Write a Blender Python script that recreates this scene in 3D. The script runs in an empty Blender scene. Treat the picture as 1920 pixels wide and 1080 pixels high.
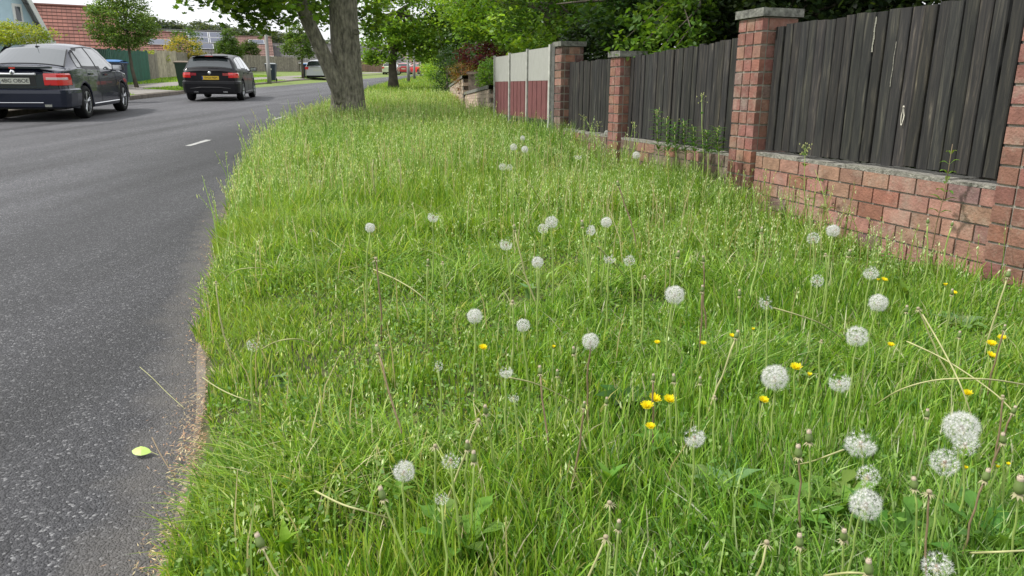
import bpy, bmesh, math, random
import numpy as np
from mathutils import Vector, Matrix
C = bpy.context.scene.collection
scene = bpy.context.scene
rng = np.random.default_rng(7)
random.seed(7)
R_ = math.radians
# ------------------------------------------------------------------ camera
F = 1387.0; PITCH = R_(15.1); ROLL = R_(0.4); H = 0.85
cd = bpy.data.cameras.new('camera'); cam = bpy.data.objects.new('camera', cd); C.objects.link(cam)
scene.camera = cam
cd.sensor_width = 36; cd.lens = 36*F/1920; cd.clip_start = 0.02; cd.clip_end = 2000
f_ = np.array([0, math.cos(PITCH), -math.sin(PITCH)]); r_ = np.array([1., 0, 0]); u_ = np.cross(r_, f_)
RR = math.cos(ROLL)*r_ + math.sin(ROLL)*u_; UU = -math.sin(ROLL)*r_ + math.cos(ROLL)*u_
cam.matrix_world = Matrix(((RR[0], UU[0], -f_[0], 0), (RR[1], UU[1], -f_[1], 0), (RR[2], UU[2], -f_[2], H), (0, 0, 0, 1)))
scene.render.resolution_x = 1024; scene.render.resolution_y = 576
# ------------------------------------------------------------------ light
scene.view_settings.view_transform = 'Standard'; scene.view_settings.look = 'None'
scene.view_settings.exposure = 0.28; scene.view_settings.gamma = 1
SUN_EL, SUN_AZ = R_(52), R_(-98)       # azimuth from +Y towards +X
w = bpy.data.worlds.new('World'); scene.world = w; w.use_nodes = True
nt = w.node_tree; nt.nodes.clear()
sky = nt.nodes.new('ShaderNodeTexSky'); sky.sky_type = 'NISHITA'; sky.sun_disc = False
sky.sun_elevation = SUN_EL; sky.sun_rotation = SUN_AZ
tc = nt.nodes.new('ShaderNodeTexCoord'); nz = nt.nodes.new('ShaderNodeTexNoise'); nz.inputs['Scale'].default_value = 2.2; nz.inputs['Detail'].default_value = 5
mp = nt.nodes.new('ShaderNodeMapping'); mp.inputs['Scale'].default_value = (1, 1, 3.0)
cr = nt.nodes.new('ShaderNodeValToRGB'); cr.color_ramp.elements[0].position = .2; cr.color_ramp.elements[0].color = (.80, .80, .80, 1); cr.color_ramp.elements[1].position = .55; cr.color_ramp.elements[1].color = (.97, .97, .97, 1)
mx = nt.nodes.new('ShaderNodeMix'); mx.data_type = 'RGBA'
mx.inputs['B'].default_value = (9.6, 9.75, 10.0, 1)
bg = nt.nodes.new('ShaderNodeBackground'); bg.inputs['Strength'].default_value = 0.1
ow = nt.nodes.new('ShaderNodeOutputWorld')
L = nt.links.new
L(tc.outputs['Generated'], mp.inputs['Vector']); L(mp.outputs[0], nz.inputs['Vector']); L(nz.outputs['Fac'], cr.inputs['Fac'])
L(cr.outputs['Color'], mx.inputs['Factor']); L(sky.outputs[0], mx.inputs['A']); L(mx.outputs['Result'], bg.inputs['Color']); L(bg.outputs[0], ow.inputs[0])
sd = bpy.data.lights.new('sun', 'SUN'); sd.energy = 3.4; sd.angle = R_(4); sd.color = (1, .965, .9)
so = bpy.data.objects.new('sun', sd); C.objects.link(so)
sdir = Vector((math.sin(SUN_AZ)*math.cos(SUN_EL), math.cos(SUN_AZ)*math.cos(SUN_EL), math.sin(SUN_EL)))
so.rotation_euler = sdir.to_track_quat('Z', 'Y').to_euler(); so.location = (0, 0, 30)

# ------------------------------------------------------------------ helpers
def ray(px, py): return (px-960)/F*RR - (py-540)/F*UU + f_
def at(px, py, Y):
    d = ray(px, py); return np.array([0, 0, H]) + d*(Y/d[1])
def G(y):
    t = np.maximum(0, np.asarray(y, float)-5); return .027*(np.sqrt(t*t+9)-3)
RE = np.array([(-3,-.1),(0,-.45),(1.16,-.69),(1.5,-.80),(1.9,-.93),(2.5,-1.17),(3.2,-1.41),(4,-1.69),(5,-2.02),(7,-2.58),(9.7,-3.17),(12.4,-3.6),(16,-4.2),(22,-5.1),(36,-6.8),(49,-8.0),(72,-9.6),(85,-9.9),(110,-10.2),(200,-11)])
LE = np.array([(-3,-8.2),(0,-8.6),(14.7,-10.2),(23.3,-11.8),(28,-12.3),(35,-13.3),(40,-13.8),(52,-14.7),(70,-15.2),(83,-15.6),(110,-16.3),(200,-18)])
def re_(y): return np.interp(y, RE[:,0], RE[:,1])
def le_(y): return np.interp(y, LE[:,0], LE[:,1])
XM = np.array([(-1,3.0),(10,-.28),(13.9,-.30),(18,-.95),(24,-1.85),(40,-3.2),(71,-5.1),(200,-7)])
def xm_(y): return np.interp(y, XM[:,0], XM[:,1])
def V(x, y):                                    # height of the near verge
    d = np.clip((np.asarray(x)-re_(y))/.35, 0, 1); return G(y)+.015+.085*d*d*(3-2*d)
def LH(x, y):
    d = np.maximum(0, le_(y)-np.asarray(x)); return G(y)+.12+np.minimum(d*.04, .5)
def gnd(px, py, fn):
    d = ray(px, py); t = .3
    while t < 400:
        p = d*t
        if H+p[2] < float(fn(p[0], p[1])): break
        t *= 1.004
    return np.array([p[0], p[1], H+p[2]])

def tag(o, label=None, cat=None, group=None, kind=None):
    if label: o['label'] = label
    if cat: o['category'] = cat
    if group: o['group'] = group
    if kind: o['kind'] = kind
    return o
def empty(name, loc, rot=(0,0,0), label=None, cat=None, group=None):
    o = bpy.data.objects.new(name, None); C.objects.link(o); o.location = [float(c) for c in loc]; o.rotation_euler = rot
    o.empty_display_size = .1
    return tag(o, label, cat, group)
def link(name, me, parent=None, loc=None, world=False):
    o = bpy.data.objects.new(name, me); C.objects.link(o)
    if loc is not None: o.location = [float(c) for c in loc]
    if parent is not None: o.parent = parent
    return o
class MB:
    def __init__(s): s.v = []; s.f = []; s.uv = []; s.c = []; s.col = (1,1,1)
    def face(s, pts, uv=None, col=None):
        i = len(s.v); s.v += [tuple(float(a) for a in p) for p in pts]; s.f.append(tuple(range(i, i+len(pts))))
        s.uv += list(uv) if uv else [(p[0], p[1]) for p in pts]
        s.c += [tuple(col or s.col)+(1,)]*len(pts)
    def box(s, c, h, col=None, M=None, taper=1.0):
        p = []
        for z in (-1, 1):
            k = 1 if z < 0 else taper
            for x, y in ((-1,-1),(1,-1),(1,1),(-1,1)): p.append(Vector((c[0]+x*h[0]*k, c[1]+y*h[1]*k, c[2]+z*h[2])))
        if M: p = [M(q) for q in p]
        for q in ((0,3,2,1),(4,5,6,7),(0,1,5,4),(1,2,6,5),(2,3,7,6),(3,0,4,7)):
            P = [p[k] for k in q]; a = (P[1]-P[0]).length; b = (P[3]-P[0]).length
            if q in ((0,3,2,1),(4,5,6,7)): uv = [(0,0),(a,0),(a,b),(0,b)]
            else: uv = [(0,0),(a,0),(a,b),(0,b)]
            o = (c[0]*1.7+c[1]*3.1, c[2]*2.3)
            s.face(P, [(u+o[0], v_+o[1]) for u, v_ in uv], col)
    def tube(s, path, rad, n=8, cap=True, col=None):
        path = [Vector([float(a) for a in p]) for p in path]
        if not hasattr(rad, '__len__'): rad = [rad]*len(path)
        rings = []; ref = Vector((1, 0, 0)) if abs((path[-1]-path[0]).normalized().x) < .9 else Vector((0, 1, 0))
        for i, p in enumerate(path):
            t = (path[min(i+1, len(path)-1)]-path[max(i-1, 0)]).normalized()
            a = (ref - t*ref.dot(t)).normalized(); b = t.cross(a); ref = a
            rings.append([p+(a*math.cos(2*math.pi*k/n)+b*math.sin(2*math.pi*k/n))*rad[i] for k in range(n)])
        i0 = len(s.v); lens = 0
        for i, r in enumerate(rings):
            if i: lens += (path[i]-path[i-1]).length
            s.v += [tuple(q) for q in r]
        for i in range(len(rings)-1):
            for k in range(n):
                k2 = (k+1) % n
                s.f.append((i0+i*n+k, i0+i*n+k2, i0+(i+1)*n+k2, i0+(i+1)*n+k))
                s.uv += [(k/n, i*.3), ((k+1)/n, i*.3), ((k+1)/n, i*.3+.3), (k/n, i*.3+.3)]
                s.c += [tuple(col or s.col)+(1,)]*4
        if cap:
            for b, rev in ((0, True), (len(rings)-1, False)):
                idx = [i0+b*n+k for k in range(n)]
                if rev: idx = idx[::-1]
                s.f.append(tuple(idx)); s.uv += [(0,0)]*n; s.c += [tuple(col or s.col)+(1,)]*n
    def lathe(s, prof, n=16, M=None, col=None):
        i0 = len(s.v)
        for r, z in prof:
            for k in range(n):
                p = Vector((r*math.cos(2*math.pi*k/n), r*math.sin(2*math.pi*k/n), z))
                s.v.append(tuple(M(p) if M else p))
        for i in range(len(prof)-1):
            for k in range(n):
                k2 = (k+1) % n
                s.f.append((i0+i*n+k, i0+i*n+k2, i0+(i+1)*n+k2, i0+(i+1)*n+k)); s.uv += [(k/n, i/10.)]*4; s.c += [tuple(col or s.col)+(1,)]*4
    def grid(s, P, uv=None, col=None):           # P[i][j]
        for i in range(len(P)-1):
            for j in range(len(P[0])-1):
                q = [(i,j),(i+1,j),(i+1,j+1),(i,j+1)]
                s.face([P[a][b] for a, b in q], [uv[a][b] for a, b in q] if uv else None, col)
    def mesh(s, name, mat, smooth=False, merge=False):
        me = bpy.data.meshes.new(name); me.from_pydata(s.v, [], s.f)
        u = me.uv_layers.new(name='UVMap'); u.data.foreach_set('uv', np.array(s.uv, dtype=np.float32).ravel())
        a = me.color_attributes.new('col', 'FLOAT_COLOR', 'CORNER'); a.data.foreach_set('color', np.array(s.c, dtype=np.float32).ravel())
        if merge:
            bm = bmesh.new(); bm.from_mesh(me); bmesh.ops.remove_doubles(bm, verts=bm.verts, dist=merge if merge is not True else 1e-4); bm.to_mesh(me); bm.free()
        for m in (mat if isinstance(mat, (list, tuple)) else [mat]): me.materials.append(m)
        if smooth: me.polygons.foreach_set('use_smooth', [True]*len(me.polygons))
        me.update(); return me
    def build(s, name, mat, parent=None, loc=None, smooth=False, merge=False):
        return link(name, s.mesh(name, mat, smooth, merge), parent, loc)
def npmesh(name, verts, faces_flat, sizes, cols, mat):
    me = bpy.data.meshes.new(name); nv = len(verts); me.vertices.add(nv); me.vertices.foreach_set('co', verts.astype(np.float32).ravel())
    me.loops.add(len(faces_flat)); me.loops.foreach_set('vertex_index', faces_flat.astype(np.int32))
    me.polygons.add(len(sizes)); st = np.concatenate([[0], np.cumsum(sizes)[:-1]]).astype(np.int32)
    me.polygons.foreach_set('loop_start', st); me.polygons.foreach_set('loop_total', sizes.astype(np.int32))
    a = me.color_attributes.new('col', 'FLOAT_COLOR', 'POINT'); c = np.ones((nv, 4), np.float32); c[:, :3] = cols; a.data.foreach_set('color', c.ravel())
    me.materials.append(mat); me.update(calc_edges=True); return me

# ------------------------------------------------------------------ materials
def newmat(name):
    m = bpy.data.materials.new(name); m.use_nodes = True; n = m.node_tree; b = n.nodes['Principled BSDF']; return m, n, b
def pm(name, col, rough=.6, metal=0, spec=.5, coat=0, bump=0, bscale=40, var=0, vscale=5, trans=0, alpha=1, emit=0, attr=False, uvn=False, stretch=None):
    m, n, b = newmat(name)
    b.inputs['Roughness'].default_value = rough; b.inputs['Metallic'].default_value = metal
    b.inputs['Specular IOR Level'].default_value = spec; b.inputs['Coat Weight'].default_value = coat
    if trans: b.inputs['Transmission Weight'].default_value = trans
    if emit: b.inputs['Emission Color'].default_value = (*col, 1); b.inputs['Emission Strength'].default_value = emit
    src = None
    if attr:
        a = n.nodes.new('ShaderNodeAttribute'); a.attribute_name = 'col'; mu = n.nodes.new('ShaderNodeMix'); mu.data_type = 'RGBA'; mu.blend_type = 'MULTIPLY'; mu.inputs['Factor'].default_value = 1
        mu.inputs['A'].default_value = (*col, 1); n.links.new(a.outputs['Color'], mu.inputs['B']); src = mu.outputs['Result']
    tcn = n.nodes.new('ShaderNodeTexCoord'); vec = tcn.outputs['UV' if uvn else 'Object']
    if stretch:
        mpn = n.nodes.new('ShaderNodeMapping'); mpn.inputs['Scale'].default_value = stretch; n.links.new(vec, mpn.inputs['Vector']); vec = mpn.outputs[0]
    if var:
        t = n.nodes.new('ShaderNodeTexNoise'); t.inputs['Scale'].default_value = vscale; t.inputs['Detail'].default_value = 6; n.links.new(vec, t.inputs['Vector'])
        r = n.nodes.new('ShaderNodeMapRange'); r.inputs['From Min'].default_value = .3; r.inputs['From Max'].default_value = .7; r.inputs['To Min'].default_value = 1-var; r.inputs['To Max'].default_value = 1+var
        n.links.new(t.outputs['Fac'], r.inputs['Value'])
        v = n.nodes.new('ShaderNodeVectorMath'); v.operation = 'SCALE'; n.links.new(r.outputs[0], v.inputs['Scale'])
        if src: n.links.new(src, v.inputs[0])
        else: v.inputs[0].default_value = col
        src = v.outputs[0]
    if src: n.links.new(src, b.inputs['Base Color'])
    else: b.inputs['Base Color'].default_value = (*col, 1)
    if bump:
        t2 = n.nodes.new('ShaderNodeTexNoise'); t2.inputs['Scale'].default_value = bscale; t2.inputs['Detail'].default_value = 5; n.links.new(vec, t2.inputs['Vector'])
        bp = n.nodes.new('ShaderNodeBump'); bp.inputs['Strength'].default_value = bump; bp.inputs['Distance'].default_value = .01; n.links.new(t2.outputs['Fac'], bp.inputs['Height']); n.links.new(bp.outputs[0], b.inputs['Normal'])
    return m
def leafmat(name, tl=.45, rough=.5, spec=.3, tint=(1.25, 1.15, .45)):
    m, n, b = newmat(name); a = n.nodes.new('ShaderNodeAttribute'); a.attribute_name = 'col'
    n.links.new(a.outputs['Color'], b.inputs['Base Color']); b.inputs['Roughness'].default_value = rough; b.inputs['Specular IOR Level'].default_value = spec
    t = n.nodes.new('ShaderNodeBsdfTranslucent'); mu = n.nodes.new('ShaderNodeVectorMath'); mu.operation = 'MULTIPLY'; mu.inputs[1].default_value = tint
    n.links.new(a.outputs['Color'], mu.inputs[0]); n.links.new(mu.outputs[0], t.inputs['Color'])
    s = n.nodes.new('ShaderNodeMixShader'); s.inputs[0].default_value = tl; n.links.new(b.outputs[0], s.inputs[1]); n.links.new(t.outputs[0], s.inputs[2])
    n.links.new(s.outputs[0], n.nodes['Material Output'].inputs['Surface']); return m
M_leaf = leafmat('leaf'); M_grass = leafmat('grass_blade', .42, .45, .35)
M_pap = leafmat('pappus', .5, .6, .2, (1, 1, 1)); M_petal = leafmat('petal', .4, .6, .2, (1, 1, .8)); M_flesh = leafmat('stem_flesh', .2, .5, .4, (1, 1, .6))
M_soil = pm('soil', (.055, .06, .02), .95, bump=.6, bscale=30, var=.5, vscale=9)
M_bark = pm('bark', (.21, .195, .15), .9, bump=1.0, bscale=22, var=.6, vscale=15, stretch=(1.6, 1.6, .6))
for _n in M_bark.node_tree.nodes:
    if _n.type == 'BUMP': _n.inputs['Distance'].default_value = .05
M_bark2 = pm('bark_far', (.10, .085, .065), .9, var=.35, vscale=5)
M_mortar = pm('mortar', (.27, .25, .215), .95, bump=.5, bscale=120, var=.3, vscale=14)
M_rubber = pm('rubber', (.012, .012, .013), .8, spec=.3)
M_rim = pm('rim_metal', (.45, .46, .48), .3, .9)
M_black = pm('black_plastic', (.012, .012, .014), .5)
M_glass = pm('car_glass', (.035, .045, .05), .03, spec=.9, coat=1)
M_red = pm('red_lamp', (.55, .02, .02), .15, coat=1, emit=.12)
M_clear = pm('clear_lamp', (.7, .55, .55), .15, coat=1)
M_chrome = pm('chrome', (.75, .76, .78), .12, 1)
M_plate = pm('plate_white', (.55, .56, .5), .5); M_platey = pm('plate_yellow', (.75, .5, .04), .5)
M_txt = pm('plate_text', (.02, .02, .02), .6); M_eu = pm('plate_blue', (.03, .06, .3), .5)

def road_mat():
    m, n, b = newmat('asphalt'); N = n.nodes.new; K = n.links.new
    tcn = N('ShaderNodeTexCoord'); ob = tcn.outputs['Object']
    vo = N('ShaderNodeTexVoronoi'); vo.inputs['Scale'].default_value = 175; K(ob, vo.inputs['Vector'])
    vo2 = N('ShaderNodeTexVoronoi'); vo2.inputs['Scale'].default_value = 320; K(ob, vo2.inputs['Vector'])
    n1 = N('ShaderNodeTexNoise'); n1.inputs['Scale'].default_value = .9; n1.inputs['Detail'].default_value = 6; K(ob, n1.inputs['Vector'])
    n2 = N('ShaderNodeTexNoise'); n2.inputs['Scale'].default_value = 14; n2.inputs['Detail'].default_value = 4; K(ob, n2.inputs['Vector'])
    # wear streaks along the road
    mpn = N('ShaderNodeMapping'); mpn.inputs['Scale'].default_value = (1.1, .07, 1); mpn.inputs['Rotation'].default_value = (0, 0, R_(-9)); K(ob, mpn.inputs['Vector'])
    n3 = N('ShaderNodeTexNoise'); n3.inputs['Scale'].default_value = 1.9; n3.inputs['Detail'].default_value = 5; K(mpn.outputs[0], n3.inputs['Vector'])
    sep = N('ShaderNodeSeparateColor'); K(vo.outputs['Color'], sep.inputs[0])
    r = N('ShaderNodeValToRGB'); e = r.color_ramp.elements
    e[0].position = 0; e[0].color = (.022, .022, .025, 1); e[1].position = 1; e[1].color = (.20, .20, .205, 1)
    x = e.new(.55); x.color = (.037, .037, .042, 1); x = e.new(.90); x.color = (.066, .066, .071, 1)
    K(sep.outputs[0], r.inputs['Fac'])
    mu = N('ShaderNodeVectorMath'); mu.operation = 'SCALE'; K(r.outputs['Color'], mu.inputs[0])
    uvm = N('ShaderNodeUVMap'); su = N('ShaderNodeSeparateXYZ'); K(uvm.outputs[0], su.inputs[0])
    # wheel-worn paler lane beyond the seam
    nd = N('ShaderNodeMath'); nd.operation = 'MULTIPLY_ADD'; nd.inputs[1].default_value = .9; K(n1.outputs['Fac'], nd.inputs[0]); K(su.outputs['X'], nd.inputs[2])
    mr = N('ShaderNodeMapRange'); mr.interpolation_type = 'SMOOTHSTEP'; mr.inputs['From Min'].default_value = 1.1; mr.inputs['From Max'].default_value = 2.3; mr.inputs['To Min'].default_value = .9; mr.inputs['To Max'].default_value = 1.5
    K(nd.outputs[0], mr.inputs['Value'])
    a = N('ShaderNodeMapRange'); a.inputs['From Min'].default_value = .3; a.inputs['From Max'].default_value = .7; a.inputs['To Min'].default_value = .70; a.inputs['To Max'].default_value = 1.45; K(n3.outputs['Fac'], a.inputs['Value'])
    c = N('ShaderNodeMapRange'); c.inputs['From Min'].default_value = .3; c.inputs['From Max'].default_value = .7; c.inputs['To Min'].default_value = .88; c.inputs['To Max'].default_value = 1.12; K(n2.outputs['Fac'], c.inputs['Value'])
    m1 = N('ShaderNodeMath'); m1.operation = 'MULTIPLY'; K(a.outputs[0], m1.inputs[0]); K(mr.outputs[0], m1.inputs[1])
    m2 = N('ShaderNodeMath'); m2.operation = 'MULTIPLY'; K(m1.outputs[0], m2.inputs[0]); K(c.outputs[0], m2.inputs[1]); K(m2.outputs[0], mu.inputs['Scale'])
    # dusty pale line by the verge
    du = N('ShaderNodeMapRange'); du.inputs['From Min'].default_value = .0; du.inputs['From Max'].default_value = .13; du.inputs['To Min'].default_value = 1; du.inputs['To Max'].default_value = 0
    nn = N('ShaderNodeTexNoise'); nn.inputs['Scale'].default_value = 7; nn.inputs['Detail'].default_value = 8; K(ob, nn.inputs['Vector'])
    na = N('ShaderNodeMath'); na.operation = 'MULTIPLY_ADD'; na.inputs[1].default_value = .30; na.inputs[2].default_value = -.15; K(nn.outputs['Fac'], na.inputs[0])
    nb = N('ShaderNodeMath'); nb.operation = 'ADD'; K(na.outputs[0], nb.inputs[0]); K(su.outputs['X'], nb.inputs[1]); K(nb.outputs[0], du.inputs['Value'])
    mxn = N('ShaderNodeMix'); mxn.data_type = 'RGBA'; mxn.inputs['B'].default_value = (.125, .115, .105, 1); K(mu.outputs[0], mxn.inputs['A'])
    dm = N('ShaderNodeMath'); dm.operation = 'MULTIPLY'; dm.inputs[1].default_value = .55; K(du.outputs[0], dm.inputs[0]); K(dm.outputs[0], mxn.inputs['Factor'])
    K(mxn.outputs['Result'], b.inputs['Base Color']); b.inputs['Roughness'].default_value = .68; b.inputs['Specular IOR Level'].default_value = .5
    ad = N('ShaderNodeMath'); ad.operation = 'MULTIPLY_ADD'; ad.inputs[1].default_value = .6; K(vo2.outputs['Distance'], ad.inputs[0]); K(vo.outputs['Distance'], ad.inputs[2])
    bp = N('ShaderNodeBump'); bp.inputs['Strength'].default_value = .9; bp.inputs['Distance'].default_value = .004; bp.invert = True; K(ad.outputs[0], bp.inputs['Height']); K(bp.outputs[0], b.inputs['Normal'])
    return m
M_road = road_mat()
def turf_mat():
    m, n, b = newmat('turf'); N = n.nodes.new; K = n.links.new; tcn = N('ShaderNodeTexCoord')
    n1 = N('ShaderNodeTexNoise'); n1.inputs['Scale'].default_value = 6; n1.inputs['Detail'].default_value = 10; n1.inputs['Roughness'].default_value = .75; K(tcn.outputs['Object'], n1.inputs['Vector'])
    r = N('ShaderNodeValToRGB'); e = r.color_ramp.elements; e[0].position = .3; e[0].color = (.07, .12, .02, 1); e[1].position = .72; e[1].color = (.24, .30, .07, 1); K(n1.outputs['Fac'], r.inputs['Fac'])
    K(r.outputs['Color'], b.inputs['Base Color']); b.inputs['Roughness'].default_value = .9
    bp = N('ShaderNodeBump'); bp.inputs['Strength'].default_value = .8; bp.inputs['Distance'].default_value = .05; K(n1.outputs['Fac'], bp.inputs['Height']); K(bp.outputs[0], b.inputs['Normal']); return m
M_turf = turf_mat()
M_kerb = pm('kerb_stone', (.17, .145, .12), .9, bump=.5, bscale=60, var=.3, vscale=6)
M_pave = pm('pavement', (.24, .22, .20), .9, bump=.3, bscale=50, var=.2, vscale=3)
M_paint = pm('road_paint', (.40, .40, .39), .7, var=.35, vscale=18)

# ------------------------------------------------------------------ ground, road
ys = np.concatenate([np.arange(-3, 3, .15), np.arange(3, 12, .4), np.arange(12, 60, 1.5), np.arange(60, 201, 8)])
mb = MB()                                         # ground to the horizon
gx = [-900,-300,-120,-60,-40,-28,-20,-9,0,10,30,60,120,300,900]; gy = [-60,-20,-3,3,8,12,20,40,70,110,160,200,300,600,1500]
def gz(x, y):
    z = float(G(min(y, 200)))-.10
    if x < -19: z += .3
    return z
mb.grid([[(x, y, gz(x, y)) for y in gy] for x in gx]); tag(mb.build('ground', M_turf), kind='structure')
mb = MB(); P = []; U = []
for y in ys:
    a, b = re_(y)+.14, le_(y)-.02; row = []; ur = []
    for t in np.linspace(0, 1, 12): x = a+(b-a)*t; row.append((x, y, float(G(y)))); ur.append((re_(y)-x, y))
    P.append(row); U.append(ur)
mb.grid(P, U); tag(mb.build('road', M_road), kind='structure')
mb = MB(); P = []
for y in ys:
    a = re_(y)+.07; row = []
    for t in [0, .02, .06, .12, .2, .3, .4, .6, 1, 2, 3.2, 5, 10, 25, 60]: x = a+t; row.append((x, y, float(V(x, y))-.004+(0 if t > 0 else -.03)))
    P.append(row)
mb.grid(P); tag(mb.build('verge_soil', M_soil), kind='structure')
mb = MB(); P = []
for y in ys:
    a = le_(y)-.14; P.append([(a-t, y, float(LH(a-t, y))-.002) for t in [0, .5, 1, 2, 4, 6, 9, 14]])
mb.grid(P); tag(mb.build('far_verge', M_turf), kind='structure')
mb = MB()                                         # far kerb
P = []
for y in ys: x = le_(y); g = float(G(y)); P.append([(x+.0, y, g-.02), (x-.01, y, g+.11), (x-.03, y, g+.125), (x-.145, y, g+.125), (x-.15, y, g+.05)])
mb.grid(P); tag(mb.build('kerb', M_kerb), kind='structure')
mb = MB(); P = []                                 # low buried edging stone by the near verge
for y in ys:
    x = re_(y)+.01+.008*math.sin(y*5); g = float(G(y)); P.append([(x+.048, y, g-.01), (x+.050, y, g+.007), (x+.080, y, g+.010), (x+.085, y, g-.01)])
mb.grid(P); tag(mb.build('edging_kerb', M_kerb), kind='structure')
mb = MB(); P = []                                 # far pavement
for y in ys[ys > 8]: x = le_(y); P.append([(x-1.5-t, y, float(LH(x-1.5-t, y))+.004) for t in (0, .75, 1.5)])
mb.grid(P); tag(mb.build('pavement', M_pave), kind='structure')
for y0, y1 in ((24.5, 28.5), (36.5, 40), (50, 56), (63, 67)):    # aprons crossing the far verge
    mb = MB(); P = []
    for y in np.linspace(y0, y1, 6): x = le_(y); P.append([(x-.15-t, y, float(LH(x-.15-t, y))+.008) for t in (0, .7, 1.34)])
    mb.grid(P); tag(mb.build('driveway', M_pave), kind='structure')
mb = MB()                                         # worn white dashes
for (p0, p1, w_) in (((352,274.5),(392,262.5),.10), ((514,224.5),(534,218.5),.07), ((524,194.5),(560,192.8),.10)):
    a = gnd(*p0, lambda x, y: G(y)); b = gnd(*p1, lambda x, y: G(y)); d = Vector((b-a)); n = Vector((-d.y, d.x, 0)).normalized()*w_/2
    k = 6
    for i in range(k):
        q0 = Vector(a)+d*(i/k); q1 = Vector(a)+d*((i+.97)/k); q0.z = float(G(q0.y))+.004; q1.z = float(G(q1.y))+.004
        j = [n*random.uniform(.75, 1.05) for _ in range(4)]
        mb.face([q0-j[0], q1-j[1], q1+j[2], q0+j[3]])
tag(mb.build('road_marking', M_paint), kind='structure')
mb = MB()                                         # sandy drive apron in front of the low wall
mb.grid([[(float(xm_(y))-.05-1.0*i, y, float(V(-1, y))+.02) for y in (14.3, 15, 15.8, 16.6, 17.2)] for i in (1, .6, .3, 0)])
tag(mb.build('sandy_path', pm('sand', (.42, .34, .27), .9, var=.2, vscale=6)), kind='structure')

# ------------------------------------------------------------------ brick and board fence
FO = np.array([1.42, 4.46]); FD = np.array([-.286, .958]); FN = np.array([-.958, -.286])
class Fr:                                          # fence frame: u along, v out to the road
    def __init__(s, o, d, n): s.o, s.d, s.n = o, d, n
    def __call__(s, p): q = s.o+p[0]*s.d+p[1]*s.n; return Vector((q[0], q[1], p[2]))
FF = Fr(FO, FD, FN)
def brick_mat():
    m = pm('brick', (1, 1, 1), .85, bump=.5, bscale=90, var=.22, vscale=22, attr=True); n = m.node_tree; b = n.nodes['Principled BSDF']; N = n.nodes.new; K = n.links.new
    src = b.inputs['Base Color'].links[0].from_socket
    t = N('ShaderNodeTexNoise'); t.inputs['Scale'].default_value = 5; t.inputs['Detail'].default_value = 12; t.inputs['Roughness'].default_value = .8
    tcn = N('ShaderNodeTexCoord'); K(tcn.outputs['Object'], t.inputs['Vector'])
    r = N('ShaderNodeValToRGB'); r.color_ramp.elements[0].position = .50; r.color_ramp.elements[0].color = (0,0,0,1); r.color_ramp.elements[1].position = .8; r.color_ramp.elements[1].color = (.75,.75,.75,1); K(t.outputs['Fac'], r.inputs['Fac'])
    mxn = N('ShaderNodeMix'); mxn.data_type = 'RGBA'; mxn.inputs['B'].default_value = (.42, .38, .31, 1); K(src, mxn.inputs['A']); K(r.outputs['Color'], mxn.inputs['Factor']); K(mxn.outputs['Result'], b.inputs['Base Color']); return m
M_brick = brick_mat()
M_board = None
def board_mat():
    m, n, b = newmat('weathered_board'); N = n.nodes.new; K = n.links.new
    a = N('ShaderNodeAttribute'); a.attribute_name = 'col'; uv = N('ShaderNodeUVMap')
    mpn = N('ShaderNodeMapping'); mpn.inputs['Scale'].default_value = (30, 1.9, 1); K(uv.outputs[0], mpn.inputs[0])
    t = N('ShaderNodeTexNoise'); t.inputs['Scale'].default_value = 2; t.inputs['Detail'].default_value = 9; t.inputs['Roughness'].default_value = .65; t.inputs['Distortion'].default_value = .6; K(mpn.outputs[0], t.inputs['Vector'])
    r = N('ShaderNodeValToRGB'); e = r.color_ramp.elements; e[0].position = .33; e[0].color = (.010, .010, .012, 1); e[1].position = .80; e[1].color = (.40, .38, .30, 1)
    x = e.new(.50); x.color = (.024, .024, .025, 1); x = e.new(.60); x.color = (.050, .048, .043, 1); x = e.new(.68); x.color = (.10, .095, .08, 1); K(t.outputs['Fac'], r.inputs['Fac'])
    mu = N('ShaderNodeMix'); mu.data_type = 'RGBA'; mu.blend_type = 'MULTIPLY'; mu.inputs['Factor'].default_value = 1; K(r.outputs['Color'], mu.inputs['A']); K(a.outputs['Color'], mu.inputs['B'])
    K(mu.outputs['Result'], b.inputs['Base Color']); b.inputs['Roughness'].default_value = .7
    bp = N('ShaderNodeBump'); bp.inputs['Strength'].default_value = .6; bp.inputs['Distance'].default_value = .004; K(t.outputs['Fac'], bp.inputs['Height']); K(bp.outputs[0], b.inputs['Normal']); return m
M_board = board_mat()
M_cope = pm('coping_stone', (.17, .17, .15), .95, bump=.9, bscale=70, var=.55, vscale=30)
def bcol(base=(.225,.103,.079)):
    k = random.random(); s = random.uniform(.86, 1.16)
    c = base
    if k < .04: c = (.19, .115, .105)
    elif k < .20: c = (.26, .135, .105)
    elif k < .25: c = (.26, .115, .08)
    return (c[0]*s, c[1]*s*random.uniform(.9, 1.1), c[2]*s)
CH = .0752
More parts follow.
